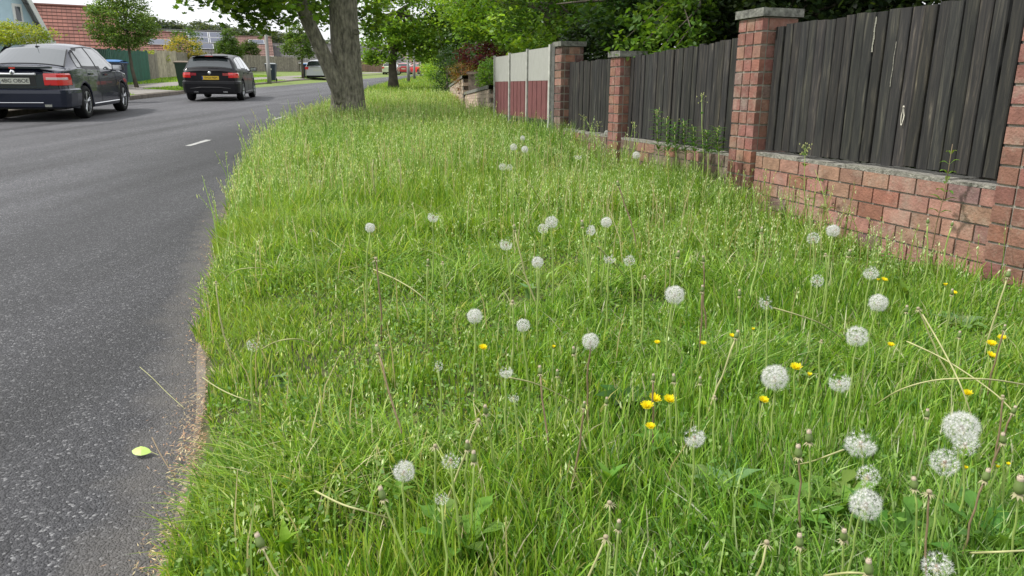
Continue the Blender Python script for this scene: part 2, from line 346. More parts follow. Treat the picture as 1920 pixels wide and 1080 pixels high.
def brick_run(mb, mo, M, a0, a1, z0, z1, cols, vface, depth, axis='u', stagger=True, base=(.225,.103,.079), off=0):
    """bricks proud of a mortar core. axis u: face looks along +v at v=vface; axis 'v': face looks along -u at u=vface"""
    nrow = int(round((z1-z0)/CH)); j = .0055
    for r in range(nrow):
        za = z0+r*CH+j; zb = z0+(r+1)*CH-j
        L_ = (a1-a0)/cols
        st = (L_*.5 if (stagger and (r+off) % 2) else 0)
        e = [a0]+[a0+st+L_*k for k in range(0 if st else 1, cols)]+[a1]
        if stagger: e = [e[0]]+[x+random.uniform(-.012, .012) for x in e[1:-1]]+[e[-1]]
        for x0, x1 in zip(e[:-1], e[1:]):
            if x1-x0 < .03: continue
            o = random.uniform(0, .0025)
            cx, hx = (x0+x1)/2, (x1-x0)/2-j*.8
            if axis == 'u': mb.box((cx, vface-depth/2+o, (za+zb)/2), (hx, depth/2, (zb-za)/2), bcol(base), M)
            else: mb.box((vface+depth/2-o, cx, (za+zb)/2), (depth/2, hx, (zb-za)/2), bcol(base), M)
fence = empty('brick_and_board_fence', FF((0, 0, .1)), label='low brick garden wall with square brick piers and dark weathered vertical boards between them', cat='fence')
FM = lambda p: FF(p)-Vector(fence.location)
def pier(u0, u1, vb, top, ncol, nearcols=1, base=(.225,.103,.079), cope_t=.045, label=None):
    z0 = .05; z1 = z0+round((top-cope_t-z0)/CH)*CH
    b = MB(); g = MB()
    g.box(((u0+u1)/2, vb/2, (z0+z1)/2), ((u1-u0)/2-.006, -vb/2-.006, (z1-z0)/2), None, FM)
    core = g
    brick_run(b, None, FM, u0, u1, z0, z1, ncol, 0, .035, 'u', False, base)
    brick_run(b, None, FM, vb+.001, -.036, z0, z1, nearcols, u0, .05, 'v', nearcols > 1, base)
    # back and far faces
    for r in range(int(round((z1-z0)/CH))):
        za, zb = z0+r*CH+.0055, z0+(r+1)*CH-.0055
        b.box(((u0+u1)/2+.02, vb+.02, (za+zb)/2), ((u1-u0)/2-.022, .02, (zb-za)/2), bcol(base), FM)
        b.box((u1-.02, vb/2+.0, (za+zb)/2), (.02, -vb/2-.042, (zb-za)/2), bcol(base), FM)
    p = b.build('pier', M_brick, fence); core.build('mortar_core', M_mortar, p)
    c = MB(); c.box(((u0+u1)/2, vb/2, z1+cope_t/2+.003), ((u1-u0)/2+.018, -vb/2+.018, cope_t/2), None, FM)
    co = c.build('coping', M_cope, p)
    bv = co.modifiers.new('b', 'BEVEL'); bv.width = .005; bv.segments = 2
    return p
random.seed(3)
pier(0, .245, -.235, 1.272, 3); pier(-1.90, -1.63, -.235, 1.30, 3); pier(1.915, 2.12, -.21, 1.145, 2); pier(3.31, 3.50, -.235, 1.28, 1, 2, base=(.12, .065, .054))
def lowwall(u0, u1, vf, top, cols, wc=(.31, .168, .125)):
    n = 6; z0 = top-.012-n*CH; b = MB(); g = MB()
    g.box(((u0+u1)/2, vf-.09, (z0+top-.014)/2), ((u1-u0)/2, .083, (top-.014-z0)/2), None, FM)
    for r in range(n):
        za, zb = z0+r*CH+.0045, z0+(r+1)*CH-.0045; x = u0+(.082 if r % 2 else .0); e = [u0]
        if x > u0+.05: e.append(x)
        while e[-1] < u1-.02:
            x = e[-1]+.163+random.uniform(-.006, .006); e.append(min(x, u1))
        for x0, x1 in zip(e[:-1], e[1:]):
            if x1-x0 < .03: continue
            o = random.uniform(0, .0025); cc = bcol(wc)
            b.box(((x0+x1)/2, vf-.05+o, (za+zb)/2), ((x1-x0)/2-.0045, .05, (zb-za)/2), cc, FM)
    p = b.build('low_wall', M_brick, fence); g.build('mortar_core', M_mortar, p)
    c = MB(); k = int((u1-u0)/.12)
    for i in range(k):
        a = u0+(u1-u0)*i/k; bb = u0+(u1-u0)*(i+1)/k; hh = random.uniform(.004, .009)
        c.box(((a+bb)/2, vf-.085, top-.013+hh), ((bb-a)/2+.0005*(i % 2), .084, hh+.002+.0007*(i % 3)), None, FM)
    c.build('mortar_ledge', M_ledge, p)
M_ledge = pm('ledge', (.24, .23, .20), .95, bump=1, bscale=120, var=.5, vscale=45)
lowwall(-1.628, -.002, -.028, .49, 9); lowwall(.247, 1.913, -.03, .46, 9, (.16,.115,.085)); lowwall(2.122, 3.308, -.03, .46, 6, (.15,.11,.08))
def boards(u0, u1, v, zb, tops, n, grow=True, lbl=None):
    b = MB(); g = []
    wts = [1]*n; s = sum(wts); x = u0
    for i in range(n):
        w_ = (u1-u0)/n; gap = random.choice((.003, .005, .008, .011)); x0 = x+gap/2; x1 = x+w_-gap/2; x += w_
        t = (i+.5)/n; top = tops[0]+(tops[1]-tops[0])*t+random.uniform(-.007, .007); bot = zb+random.uniform(-.006, .006)
        k = random.uniform(.62, 1.12); col = (k*random.uniform(1.0, 1.14), k, k*random.uniform(.86, 1.02)); vv = v+random.uniform(-.004, .006); lean = random.uniform(-.004, .004)
        o = random.uniform(0, 50)
        P = [[x0+lean*q, x1+lean*q] for q in (0, 1)]
        A = lambda xx, vv_, z: FM((xx, vv_, z))
        h = top-bot; W = x1-x0; c = .004
        prof = [(x0, vv-.022), (x0, vv-c), (x0+c, vv), (x1-c, vv), (x1, vv-c), (x1, vv-.022)]
        for (xa, va), (xb, vb_) in zip(prof[:-1], prof[1:]):
            ua, ub = xa-x0+o, xb-x0+o
            b.face([A(xb, vb_, bot), A(xa, va, bot), A(xa+lean, va, top), A(xb+lean, vb_, top)], [(ub, o), (ua, o), (ua, o+h), (ub, o+h)], col)
        b.face([A(px_+lean, pv, top) for px_, pv in prof], [(o+q*.01, o) for q in range(6)], col)
        b.face([A(px_, pv, bot) for px_, pv in prof[::-1]], [(o+q*.01, o) for q in range(6)], col)
        b.face([A(x0, vv-.022, bot), A(x1, vv-.022, bot), A(x1+lean, vv-.022, top), A(x0+lean, vv-.022, top)], [(o, o), (o+W, o), (o+W, o+h), (o, o+h)], col)
    p = b.build('board_panel', M_board, fence)
    r = MB()
    for z in (zb+.16, (tops[0]+zb)/2+.05, tops[0]-.14): r.box(((u0+u1)/2, v-.022-.026, z), ((u1-u0)/2, .022, .035), (.9, .9, .9), FM)
    r.build('rail', M_board, p); return p
pn = boards(-1.628, -.01, -.085, .512, (1.222, 1.205), 23)
# pale stained scar and bare streaks on the nearest panel
sc = MB()
def scar(u, z, w_, h, th=.0035):
    pts = []
    for k in range(17):
        a = 2*math.pi*k/16; pts.append((u+w_*math.sin(a)*(1+.3*math.sin(3*a+1))+.002*math.sin(5*a), z+h*math.cos(a)))
    for k in range(16):
        (a, b_), (c, d_) = pts[k], pts[k+1]
        ai = (u+(a-u)*.55, z+(b_-z)*.86); ci = (u+(c-u)*.55, z+(d_-z)*.86)
        sc.face([FM((a, -.075, b_)), FM((c, -.075, d_)), FM((ci[0], -.0748, ci[1])), FM((ai[0], -.0748, ai[1]))])
M_bare = pm('bare_wood', (.62, .58, .50), .8)
scar(-1.035, .742, .0085, .045)
sc.build('bare_wood_scar', M_bare, pn)
for u, z0, z1, w_ in ((-.79, 1.03, 1.19, .009), (-.935, .87, 1.07, .0035)):
    sc = MB(); n = 14
    for i in range(n):
        a = z0+(z1-z0)*i/n; b_ = z0+(z1-z0)*(i+1)/n; x = u+.0015*math.sin(i*.9); ww = w_*random.uniform(.35, .7)
        sc.face([FM((x-ww, -.0755, a)), FM((x+ww, -.0755, a)), FM((x+ww*.6, -.0755, b_)), FM((x-ww*.7, -.0755, b_))])
    sc.build('bare_wood_streak', pm('grey_wood', (.26, .25, .21), .8), pn)
boards(.25, 1.91, -.085, .468, (1.162, 1.105), 25); boards(2.125, 3.305, -.085, .47, (1.105, 1.10), 22)

# white over red fence with concrete posts
wf = empty('white_and_red_fence', FF((3.6, 0, .1)), label='fence of grey concrete posts with whitewashed upper boards and dull red lower boards', cat='fence')
WM = lambda p: FF(p)-Vector(wf.location)
M_white = pm('whitewash', (.37, .37, .345), .85, bump=.4, bscale=60, var=.12, vscale=12, stretch=(8, 8, 1))
M_dred = pm('dull_red_paint', (.165, .058, .060), .75, bump=.3, bscale=60, var=.35, vscale=12, stretch=(10, 10, .8))
M_conc = pm('concrete_post', (.40, .40, .37), .9, bump=.4, bscale=90, var=.25, vscale=20)
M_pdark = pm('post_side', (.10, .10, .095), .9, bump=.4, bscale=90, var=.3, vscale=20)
for u0, u1 in ((3.80, 4.53), (4.59, 5.25), (5.31, 5.97)):
    t0 = 1.285-.018*(u0-3.8); t1 = 1.285-.018*(u1-3.8)
    b = MB(); b.box(((u0+u1)/2, -.06, (.935+t1)/2), ((u1-u0)/2, .012, (t1-.935)/2), None, WM); b.build('upper_board', M_white, wf)
    b = MB(); n = 9
    for i in range(n): a = u0+(u1-u0)*i/n; b.box((a+(u1-u0)/n/2, -.055+.003*(i % 2), .73), ((u1-u0)/n/2-.004, .010, .203), None, WM)
    b.build('lower_board', M_dred, wf)
for u0, u1, t in ((3.56, 3.79, 1.31), (4.535, 4.585, 1.285), (5.255, 5.305, 1.272), (5.965, 6.0, 1.265)):
    b = MB()
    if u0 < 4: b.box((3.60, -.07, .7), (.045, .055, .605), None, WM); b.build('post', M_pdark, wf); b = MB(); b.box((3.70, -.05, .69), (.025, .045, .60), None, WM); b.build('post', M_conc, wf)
    else: b.box(((u0+u1)/2, -.045, (t+.05)/2), ((u1-u0)/2-.006, .014, (t-.05)/2), None, WM); b.build('post', M_conc, wf)
# ------------------------------------------------------------------ cars
def text_mesh(name, txt, size, mat, parent, M):
    cu = bpy.data.curves.new('t', 'FONT'); cu.body = txt; cu.size = size; cu.align_x = 'CENTER'; cu.align_y = 'CENTER'; cu.extrude = .002
    o = bpy.data.objects.new('t', cu); C.objects.link(o); bpy.context.view_layer.update()
    me = bpy.data.meshes.new_from_object(o); bpy.data.objects.remove(o); me.transform(M); me.materials.clear(); me.materials.append(mat)
    return link(name, me, parent)
def rear_M(x, y, z): return Matrix.Translation((x, y, z)) @ Matrix.Rotation(R_(90), 4, 'X')
def interp(T, y): return float(np.interp(y, [t[0] for t in T], [t[1] for t in T]))
def smooth(T, y, r=.05): return sum(interp(T, y+d) for d in (-r, -r/2, 0, r/2, r))/5
class Car:
    def __init__(s, L_, ax, zt, zbelt, wid, wroof, clear, rad):
        s.L = L_; s.ax = ax; s.zt = zt; s.zb = zbelt; s.w = wid; s.wr = wroof; s.cl = clear; s.r = rad
    def bottom(s, y):
        z = interp(s.cl, y)
        for a in s.ax:
            d = abs(y-a); R1 = s.r+.05
            if d < R1: z = max(z, s.r+math.sqrt(R1*R1-d*d)-.0)
        return z
    def half(s, y, z):                       # half width of the lower body / greenhouse at height z
        zb = interp(s.zb, y); w_ = interp(s.w, y)
        if z <= zb:
            lo = .3; t = (z-lo)/(zb-lo); t = max(-.3, min(1, t)); return w_*(1-.045*max(0, t)**2.2-.05*max(0, .25-t))
        zr = max(smooth(s.zt, y)-.05, zb+.01); t = min(1, (z-zb)/(zr-zb)); wb = w_*.955-.015; wr = interp(s.wr, y); return wb+(wr-wb)*t+.02*math.sin(math.pi*t)
    def section(s, y):
        zb = interp(s.zb, y); zt = smooth(s.zt, y); b = min(s.bottom(y), zb-.05)
        zr = max(zt-.05, zb+.01)
        P = [(s.half(y, b)-.03, b)]
        for t in (.02, .15, .3, .45, .6, .75, .88, .97, 1): z = b+(zb-b)*t; P.append((s.half(y, z), z))
        for t in (.04, .2, .4, .6, .8, 1): z = zb+(zr-zb)*t; P.append((s.half(y, z), z))
        wr = P[-1][0]
        for t in (.97, .9, .78, .6, .4, .2, 0): P.append((wr*t, s.crown(y, wr*t, wr, zr, zt)))
        return P
    def crown(s, y, x, wr, zr, zt): return zt-(zt-zr)*(abs(x)/wr)**2.6
    def top(s, y, x):
        zb = interp(s.zb, y); zt = smooth(s.zt, y); zr = max(zt-.05, zb+.01); wr = s.half(y, zr); return s.crown(y, min(abs(x), wr), wr, zr, zt)
def build_car(name, spec, root, paint, dark_glass, kind):
    s = spec; L2 = s.L/2
    ys_ = list(np.linspace(-L2, -L2+.12, 5))+list(np.linspace(-L2+.16, L2-.16, 96))+list(np.linspace(L2-.12, L2, 5))
    mb = MB(); P = []
    for y in ys_:
        sec = s.section(y); P.append([(x, y, z) for x, z in sec]+[(-x, y, z) for x, z in sec[::-1][1:]])
    mb.grid([list(r) for r in P])
    for r, rev in ((P[0], False), (P[-1], True)):           # end caps as strips between mirrored points
        n = len(r)
        for i in range(n//2):
            q = [r[i], r[i+1], r[n-2-i], r[n-1-i]]
            if i+1 == n-2-i: q = [r[i], r[i+1], r[n-1-i]]
            mb.face(q if rev else q[::-1])
    body = mb.build('body', paint, root, smooth=True, merge=True)
    for p in body.data.polygons: pass
    es = body.modifiers.new('w', 'WEIGHTED_NORMAL'); 
    m = MB(); m.box((0, 0, .36), (interp(s.w, 0)-.16, L2-.25, .14)); m.build('underbody', M_black, root)
    # side glass
    def side_patch(nm, poly_b, poly_t, off, mat, sgn, rows=4, par=root):
        m = MB(); G_ = []
        for k in range(rows+1):
            t = k/rows; row = []
            for (y0, z0), (y1, z1) in zip(poly_b, poly_t):
                y = y0+(y1-y0)*t; z = z0+(z1-z0)*t; row.append((sgn*(s.half(y, z)+off), y, z))
            G_.append(row)
        m.grid(G_ if sgn > 0 else [r[::-1] for r in G_]); return m.build(nm, mat, par, smooth=True)
    def line(a, b, n=8): return [(a[0]+(b[0]-a[0])*k/n, a[1]+(b[1]-a[1])*k/n) for k in range(n+1)]
    for sg in (1, -1):
        for (b0, b1, t0, t1) in kind['side']:
            e = .022
            surround = side_patch('window', line((b0[0]-e, b0[1]-e), (b1[0]+e, b1[1]-e)), line((t0[0]-e, t0[1]+e), (t1[0]+e, t1[1]+e)), .004, M_black, sg)
            side_patch('pane', line(b0, b1), line(t0, t1), .009, dark_glass, sg, par=surround)
        # door seams, handles
        for ya, yb, za, zb_ in kind['seams']:
            pts = [(sg*(s.half(ya+(yb-ya)*t, za+(zb_-za)*t)+.0), ya+(yb-ya)*t, za+(zb_-za)*t) for t in np.linspace(0, 1, 9)]
            m = MB(); m.tube(pts, .0045, 5); m.build('door_seam', M_black, root)
        for y, z in kind['handles']:
            m = MB(); x = s.half(y, z); m.box((sg*(x+.012), y, z), (.014, .10, .016)); h = m.build('door_handle', paint, root, smooth=True)
            bv = h.modifiers.new('b', 'BEVEL'); bv.width = .012; bv.segments = 2
        y = kind['mirror']; x = s.half(y, interp(s.zb, y))
        m = MB(); m.box((sg*(x+.13), y, interp(s.zb, y)+.07), (.11, .06, .07)); m.box((sg*(x+.02), y+.02, interp(s.zb, y)+.01), (.05, .03, .02)); mi = m.build('wing_mirror', paint, root, smooth=False)
        bv = mi.modifiers.new('b', 'BEVEL'); bv.width = .03; bv.segments = 3
        m = MB(); m.box((sg*(x+.13), y-.062, interp(s.zb, y)+.07), (.09, .004, .052)); m.build('mirror_glass', M_chrome, mi)
        m = MB(); pts = [(sg*(s.half(yy, .27)+.004), yy, .275) for yy in np.linspace(s.ax[0]+.42, s.ax[1]-.42, 12)]; m.tube(pts, .012, 5); m.build('sill_trim', kind.get('sill', M_chrome), root)
    def top_patch(nm, yb, yt, xb, xt, off, mat, par=root, curve=0):
        m = MB(); G_ = []
        for k in range(11):
            t = k/10; y = yb+(yt-yb)*t; X = xb+(xt-xb)*t; row = []
            for j in range(15):
                u = -1+2*j/14; x = X*u; yy = y+curve*(u*u)*(1 if yb < 0 else -1); z = s.top(yy, x); e = .02; nz_ = Vector((0, -(s.top(yy+e, x)-s.top(yy-e, x))/(2*e), 1)).normalized()
                row.append((x, yy+nz_.y*off, z+nz_.z*off))
            G_.append(row)
        m.grid(G_); return m.build(nm, mat, par, smooth=True)
    a = kind['rearwin']; sr = top_patch('rear_window', a[0]-.02, a[1]+.02, a[2]+.025, a[3]+.02, .005, M_black); top_patch('pane', a[0], a[1], a[2], a[3], .010, dark_glass, sr)
    a = kind['windscreen']; sr = top_patch('windscreen', a[0], a[1], a[2], a[3], .006, dark_glass)
    # wheels
    for wy in s.ax:
        for sg in (1, -1):
            x0 = sg*(interp(s.w, wy)-.11)
            Mw = lambda p, sg=sg, x0=x0, wy=wy: Vector((x0+sg*p.z, wy+p.x, s.r+p.y))
            m = MB(); r = s.r
            m.lathe([(r*.60, -.10), (r*.93, -.10), (r*.99, -.07), (r, 0), (r*.99, .07), (r*.93, .10), (r*.66, .102), (r*.64, .085)], 28, Mw)
            tyre = m.build('wheel', M_rubber, root, smooth=True)
            m = MB(); m.lathe([(r*.66, .09), (r*.62, .07), (r*.60, -.08), (0.001, -.07)], 28, Mw); m.build('rim_well', M_black, tyre, smooth=True)
            m = MB(); m.lathe([(r*.665, .085), (r*.665, .1), (r*.62, .098), (r*.61, .07)], 28, Mw)
            m.lathe([(.06, .05), (.055, .085), (.001, .09)], 12, Mw)
            for k in range(5):
                for dd in (-.13, .13):
                    a0 = 2*math.pi*k/5+.3; a1 = a0+dd
                    p0 = Vector((.04*math.cos(a0), .04*math.sin(a0), .075)); p1 = Vector((r*.63*math.cos(a1), r*.63*math.sin(a1), .088)); m.tube([Mw(p0), Mw(p1)], [.02, .014], 5)
            m.build('rim', M_rim, tyre, smooth=False)
    return body
def rbox(parent, name, mat, c, h, bev=.01, smoothf=False):
    m = MB(); m.box(c, h); o = m.build(name, mat, parent)
    b = o.modifiers.new('b', 'BEVEL'); b.width = bev; b.segments = 3
    return o
def wrap(spec, prof, xin, yend, mat, name, parent, sg=None, n=10):
    """strip following the rear face and the rounded rear corner; prof = [(z, proud)]"""
    L2 = spec.L/2
    def side(s_, z, pr):
        h0 = spec.half(-L2, z); out = [(s_*(xin+(h0-xin)*k/4), -L2-pr) for k in range(4)]
        for k in range(n+1):
            t = k/n; y = -L2+(yend+L2)*t*t; h = spec.half(y, z); a = min(1, t*1.8)*math.pi/2; out.append((s_*(h+pr*math.sin(a)), y-pr*math.cos(a)))
        return out
    m = MB(); G_ = []
    for z, pr in prof:
        if sg: row = side(sg, z, pr)
        else: row = side(-1, z, pr)[::-1]+side(1, z, pr)[1:]
        G_.append([(x, y, z) for x, y in row])
    m.grid(G_ if (sg or 1) > 0 else [r[::-1] for r in G_]); return m.build(name, mat, parent, smooth=True)
def curved_bumper(parent, spec, y0, z0, z1, xs, mat, name, proud=.05, drop=.0):
    m = MB(); G_ = []
    prof = [(z0, 0), (z0+.015, proud*.7), ((z0+z1)/2, proud), (z1-.03, proud*.9), (z1, proud*.35), (z1+.004, -.02)]
    for u in np.linspace(-1, 1, 25):
        x = xs*u; c = .16*abs(u)**3.5
        G_.append([(x, y0+c-p, z) for z, p in prof])
    m.grid(G_); return m.build(name, mat, parent, smooth=True)

M_navy = pm('navy_paint', (.015, .020, .040), .26, .2, coat=.6, spec=.35); M_blackp = pm('black_paint', (.007, .007, .010), .42, .1, coat=.2, spec=.3)
M_silver = pm('silver_paint', (.55, .57, .60), .3, .5, coat=1); M_redp = pm('red_paint', (.40, .02, .03), .3, coat=1); M_pale = pm('pale_green_paint', (.55, .6, .42), .3, coat=1)
def place(root, x, y, head): root.location = (x, y, float(G(y))); root.rotation_euler = (math.atan(.0265), 0, head)
SED = Car(4.62, (-1.28, 1.36),
    [(-2.31,.90),(-2.27,.965),(-2.2,.99),(-1.78,1.035),(-1.55,1.13),(-1.0,1.36),(-.6,1.435),(0,1.465),(.4,1.45),(.75,1.37),(1.35,1.06),(1.6,1.0),(2.0,.93),(2.2,.84),(2.31,.70)],
    [(-2.31,.86),(-2.2,.93),(-1.6,.975),(-.8,.965),(.3,.93),(1.2,.91),(1.9,.84),(2.31,.62)],
    [(-2.31,.74),(-2.26,.80),(-2.15,.845),(-1.9,.875),(-1.3,.89),(0,.885),(1.5,.885),(1.95,.85),(2.2,.74),(2.31,.60)],
    [(-2.31,.70),(-1.8,.66),(-1.2,.60),(-.6,.585),(.3,.59),(.8,.62),(1.4,.72),(2.31,.55)],
    [(-2.31,.36),(-2.0,.25),(-1.7,.21),(0,.2),(1.8,.2),(2.31,.28)], .325)
car1 = empty('dark_sedan', (0,0,0), label='dark navy saloon car with red tail lamps at the left edge, nearest parked car', cat='car', group='cars parked along the far kerb')
build_car('sedan', SED, car1, M_navy, M_glass, dict(
    side=[((-1.42,1.0),(-1.2,.99),(-1.02,1.30),(-1.0,1.30)), ((-1.13,.985),(-.32,.965),(-.93,1.345),(-.32,1.375)), ((-.24,.965),(.86,.95),(-.24,1.38),(.30,1.36))],
    seams=[(-.28,-.28,.26,.94),(.92,.92,.26,.90),(-1.0,-1.02,.60,.96)], handles=[(-.80,.86),(.16,.84)], mirror=.78, rearwin=(-1.72,-.98,.67,.53), windscreen=(1.3,.72,.70,.58)))
wrap(SED, [(.26,.0),(.28,.02),(.40,.035),(.52,.045),(.58,.04),(.605,.012),(.61,-.01)], 0, -1.68, M_navy, 'bumper', car1)
rbox(car1, 'boot_lip', M_navy, (0, -2.27, .985), (.64, .05, .018), .014)
m = MB(); m.tube([(-.60,-2.322,.70),(-.60,-2.326,.68),(-.5,-2.328,.625),(.5,-2.328,.625),(.60,-2.326,.68),(.60,-2.322,.70),(.66,-2.31,.80),(.68,-2.30,.93)], .005, 5); m.build('boot_seam', M_black, car1)
rbox(car1, 'plate_recess', M_black, (0, -2.309, .745), (.36, .006, .085), .004)
pl = rbox(car1, 'number_plate', M_plate, (0, -2.322, .745), (.26, .006, .055), .006)
rbox(pl, 'country_band', M_eu, (-.243, -2.329, .745), (.016, .002, .048), .001)
text_mesh('plate_lettering', '4BG OBOE', .095, M_txt, pl, rear_M(.02, -2.330, .745))
m = MB(); m.tube([(-.38,-2.325,.867),(-.36,-2.338,.867),(.36,-2.338,.867),(.38,-2.325,.867)], .019, 10); m.build('chrome_strip', pm('bright_chrome', (.85,.86,.88), .3, .7), car1, smooth=True)
m = MB(); m.lathe([(.001,.012),(.035,.012),(.046,.004),(.048,-.01)], 20, lambda p: Vector((p.x, -2.345-p.z, .895+p.y))); em = m.build('badge', M_chrome, car1, smooth=True)
m = MB(); m.face([(-.026,-2.360,.876),(.026,-2.360,.876),(.004,-2.360,.918),(-.004,-2.360,.918)]); m.build('badge_mark', pm('badge_dark', (.08,.09,.1), .4), em)
rbox(car1, 'high_brake_lamp', M_red, (0, -2.324, .975), (.05, .004, .012), .003)
text_mesh('model_lettering', 'MOEL', .045, M_chrome, car1, rear_M(.50, -2.30, .70))
for sg in (1, -1):
    tl = wrap(SED, [(.665,.0),(.675,.014),(.77,.02),(.86,.016),(.885,.0)], .50, -1.98, M_red, 'tail_lamp', car1, sg)
    wrap(SED, [(.765,.018),(.77,.024),(.805,.024),(.81,.018)], .54, -2.12, M_clear, 'lamp_band', tl, sg)
    rbox(car1, 'exhaust', M_chrome, (sg*.52, -2.315, .30), (.06, .03, .022), .015)
m = MB(); m.tube([(.45,-2.36,.355),(0,-2.375,.355),(-.45,-2.36,.355)], .008, 6); m.build('bumper_trim', M_chrome, car1)
m = MB(); m.tube([(0,-.95,1.37),(0,-.99,1.55)], [.006,.003], 6); m.box((0,-.93,1.375), (.022,.05,.02)); m.build('aerial', M_black, car1)
place(car1, -9.72, 16.45, .215)

HAT = Car(4.35, (-1.32, 1.30),
    [(-2.17,.92),(-2.12,1.02),(-1.98,1.20),(-1.86,1.36),(-1.80,1.405),(-1.3,1.45),(-.5,1.485),(0,1.485),(.35,1.46),(.7,1.37),(1.3,1.05),(1.55,1.0),(1.95,.90),(2.1,.82),(2.17,.7)],
    [(-2.17,.90),(-2.0,.985),(-1.2,.985),(0,.945),(1.2,.91),(1.9,.82),(2.17,.62)],
    [(-2.17,.76),(-2.12,.82),(-2.0,.86),(-1.3,.90),(0,.895),(1.4,.89),(1.85,.84),(2.17,.62)],
    [(-2.17,.70),(-1.9,.615),(-1.2,.60),(-.5,.60),(.3,.60),(.8,.63),(1.4,.72),(2.17,.55)],
    [(-2.17,.36),(-1.9,.26),(-1.7,.2),(0,.19),(1.8,.2),(2.17,.28)], .33)
car2 = empty('black_hatchback', (0,0,0), label='black hatchback with a yellow rear number plate, second parked car up the road', cat='car', group='cars parked along the far kerb')
build_car('hatch', HAT, car2, M_blackp, M_glass, dict(
    side=[((-1.72,1.03),(-1.2,1.01),(-1.52,1.30),(-1.08,1.36)), ((-1.12,1.0),(-.26,.975),(-1.0,1.375),(-.26,1.40)), ((-.19,.975),(.82,.95),(-.19,1.40),(.25,1.38))],
    seams=[(-.22,-.22,.26,.96),(.86,.86,.26,.92),(-1.05,-1.05,.62,.98)], handles=[(-.80,.88),(.16,.86)], mirror=.74, rearwin=(-2.075,-1.875,.70,.60), windscreen=(1.25,.68,.70,.58), sill=M_blackp))
rbox(car2, 'roof_spoiler', M_blackp, (0, -1.86, 1.405), (.56, .12, .016), .012)
rbox(car2, 'high_brake_lamp', M_red, (0, -1.984, 1.405), (.12, .004, .009), .003)
wrap(HAT, [(.26,.0),(.28,.02),(.42,.035),(.55,.045),(.62,.04),(.645,.012),(.65,-.01)], 0, -1.74, M_blackp, 'bumper', car2)
pl = rbox(car2, 'number_plate', M_platey, (.02, -2.178, .735), (.26, .006, .056), .006)
rbox(pl, 'country_band', M_eu, (-.222, -2.185, .735), (.018, .002, .05), .001)
text_mesh('plate_lettering', 'EVG0 MEM', .085, M_txt, pl, rear_M(.04, -2.186, .735))
m = MB(); m.lathe([(.001,.012),(.040,.012),(.052,.004),(.054,-.01)], 20, lambda p: Vector((p.x, -2.175-p.z, .89+p.y))); m.build('badge', M_chrome, car2, smooth=True)
m = MB(); m.tube([(-.60,-2.185,.86),(-.55,-2.195,.66),(.55,-2.195,.66),(.60,-2.185,.86)], .005, 5); m.build('boot_seam', M_black, car2)
rbox(car2, 'rear_wiper', M_black, (.12, -2.10, 1.03), (.16, .012, .012), .004)
for sg in (1, -1):
    tl = wrap(HAT, [(.735,.0),(.745,.014),(.82,.02),(.875,.016),(.895,.0)], .58, -1.86, M_red, 'tail_lamp', car2, sg)
    rbox(tl, 'lamp_on_boot', pm('lamp_inner', (.35,.03,.04), .15, coat=1), (sg*.49, -2.180, .845), (.085, .008, .04), .02)
    rbox(car2, 'reflector', M_red, (sg*.66, -2.185, .48), (.08, .006, .012), .004)
    rbox(car2, 'exhaust', M_chrome, (sg*.45, -2.18, .30), (.07, .03, .02), .014)
m = MB(); m.tube([(-.62,-2.20,.40),(-.3,-2.225,.44),(.3,-2.225,.44),(.62,-2.20,.40)], .02, 6); m.build('bumper_trim', M_black, car2)
m = MB(); m.tube([(0,-1.5,1.45),(0,-1.56,1.53)], [.012,.004], 6); m.build('aerial', M_black, car2)
place(car2, -9.44, 24.9, .19); car2.scale = (.92,.92,.93)

def copy_tree(o, parent=None, mats=None):
    c = o.copy(); C.objects.link(c); c.parent = parent
    for k in list(o.children): copy_tree(k, c)
    return c
def simple_car(label, paint, x, y, head, group='cars parked along the far kerb', rearplate=True):
    r = empty('parked_car', (0,0,0), label=label, cat='car', group=group)
    build_car('car', HAT, r, paint, M_glass, dict(side=[((-1.72,1.03),(-.26,.975),(-1.5,1.34),(-.26,1.40)), ((-.19,.975),(.82,.95),(-.19,1.40),(.25,1.38))], seams=[], handles=[], mirror=.74, rearwin=(-2.075,-1.875,.70,.60), windscreen=(1.25,.68,.70,.58), sill=M_black))
    for sg in (1, -1): rbox(r, 'tail_lamp', M_red, (sg*.72, -2.12, .87), (.12, .07, .09), .02)
    if rearplate: rbox(r, 'number_plate', M_plate, (0, -2.18, .72), (.26, .01, .056), .006)
    place(r, x, y, head); return r
simple_car('silver car far up the road, partly behind the leaning tree stem', M_silver, -14.6, 58.5, .10)
simple_car('pale green car in the distance, left of the red cars', M_pale, -14.9, 94, .05)
simple_car('dark red car in the distance beside the pale green car', M_redp, -14.5, 103, .05)
simple_car('bright red car farthest up the road, right of the other red one', pm('bright_red', (.6,.03,.03), .3, coat=1), -13.2, 108, .6)
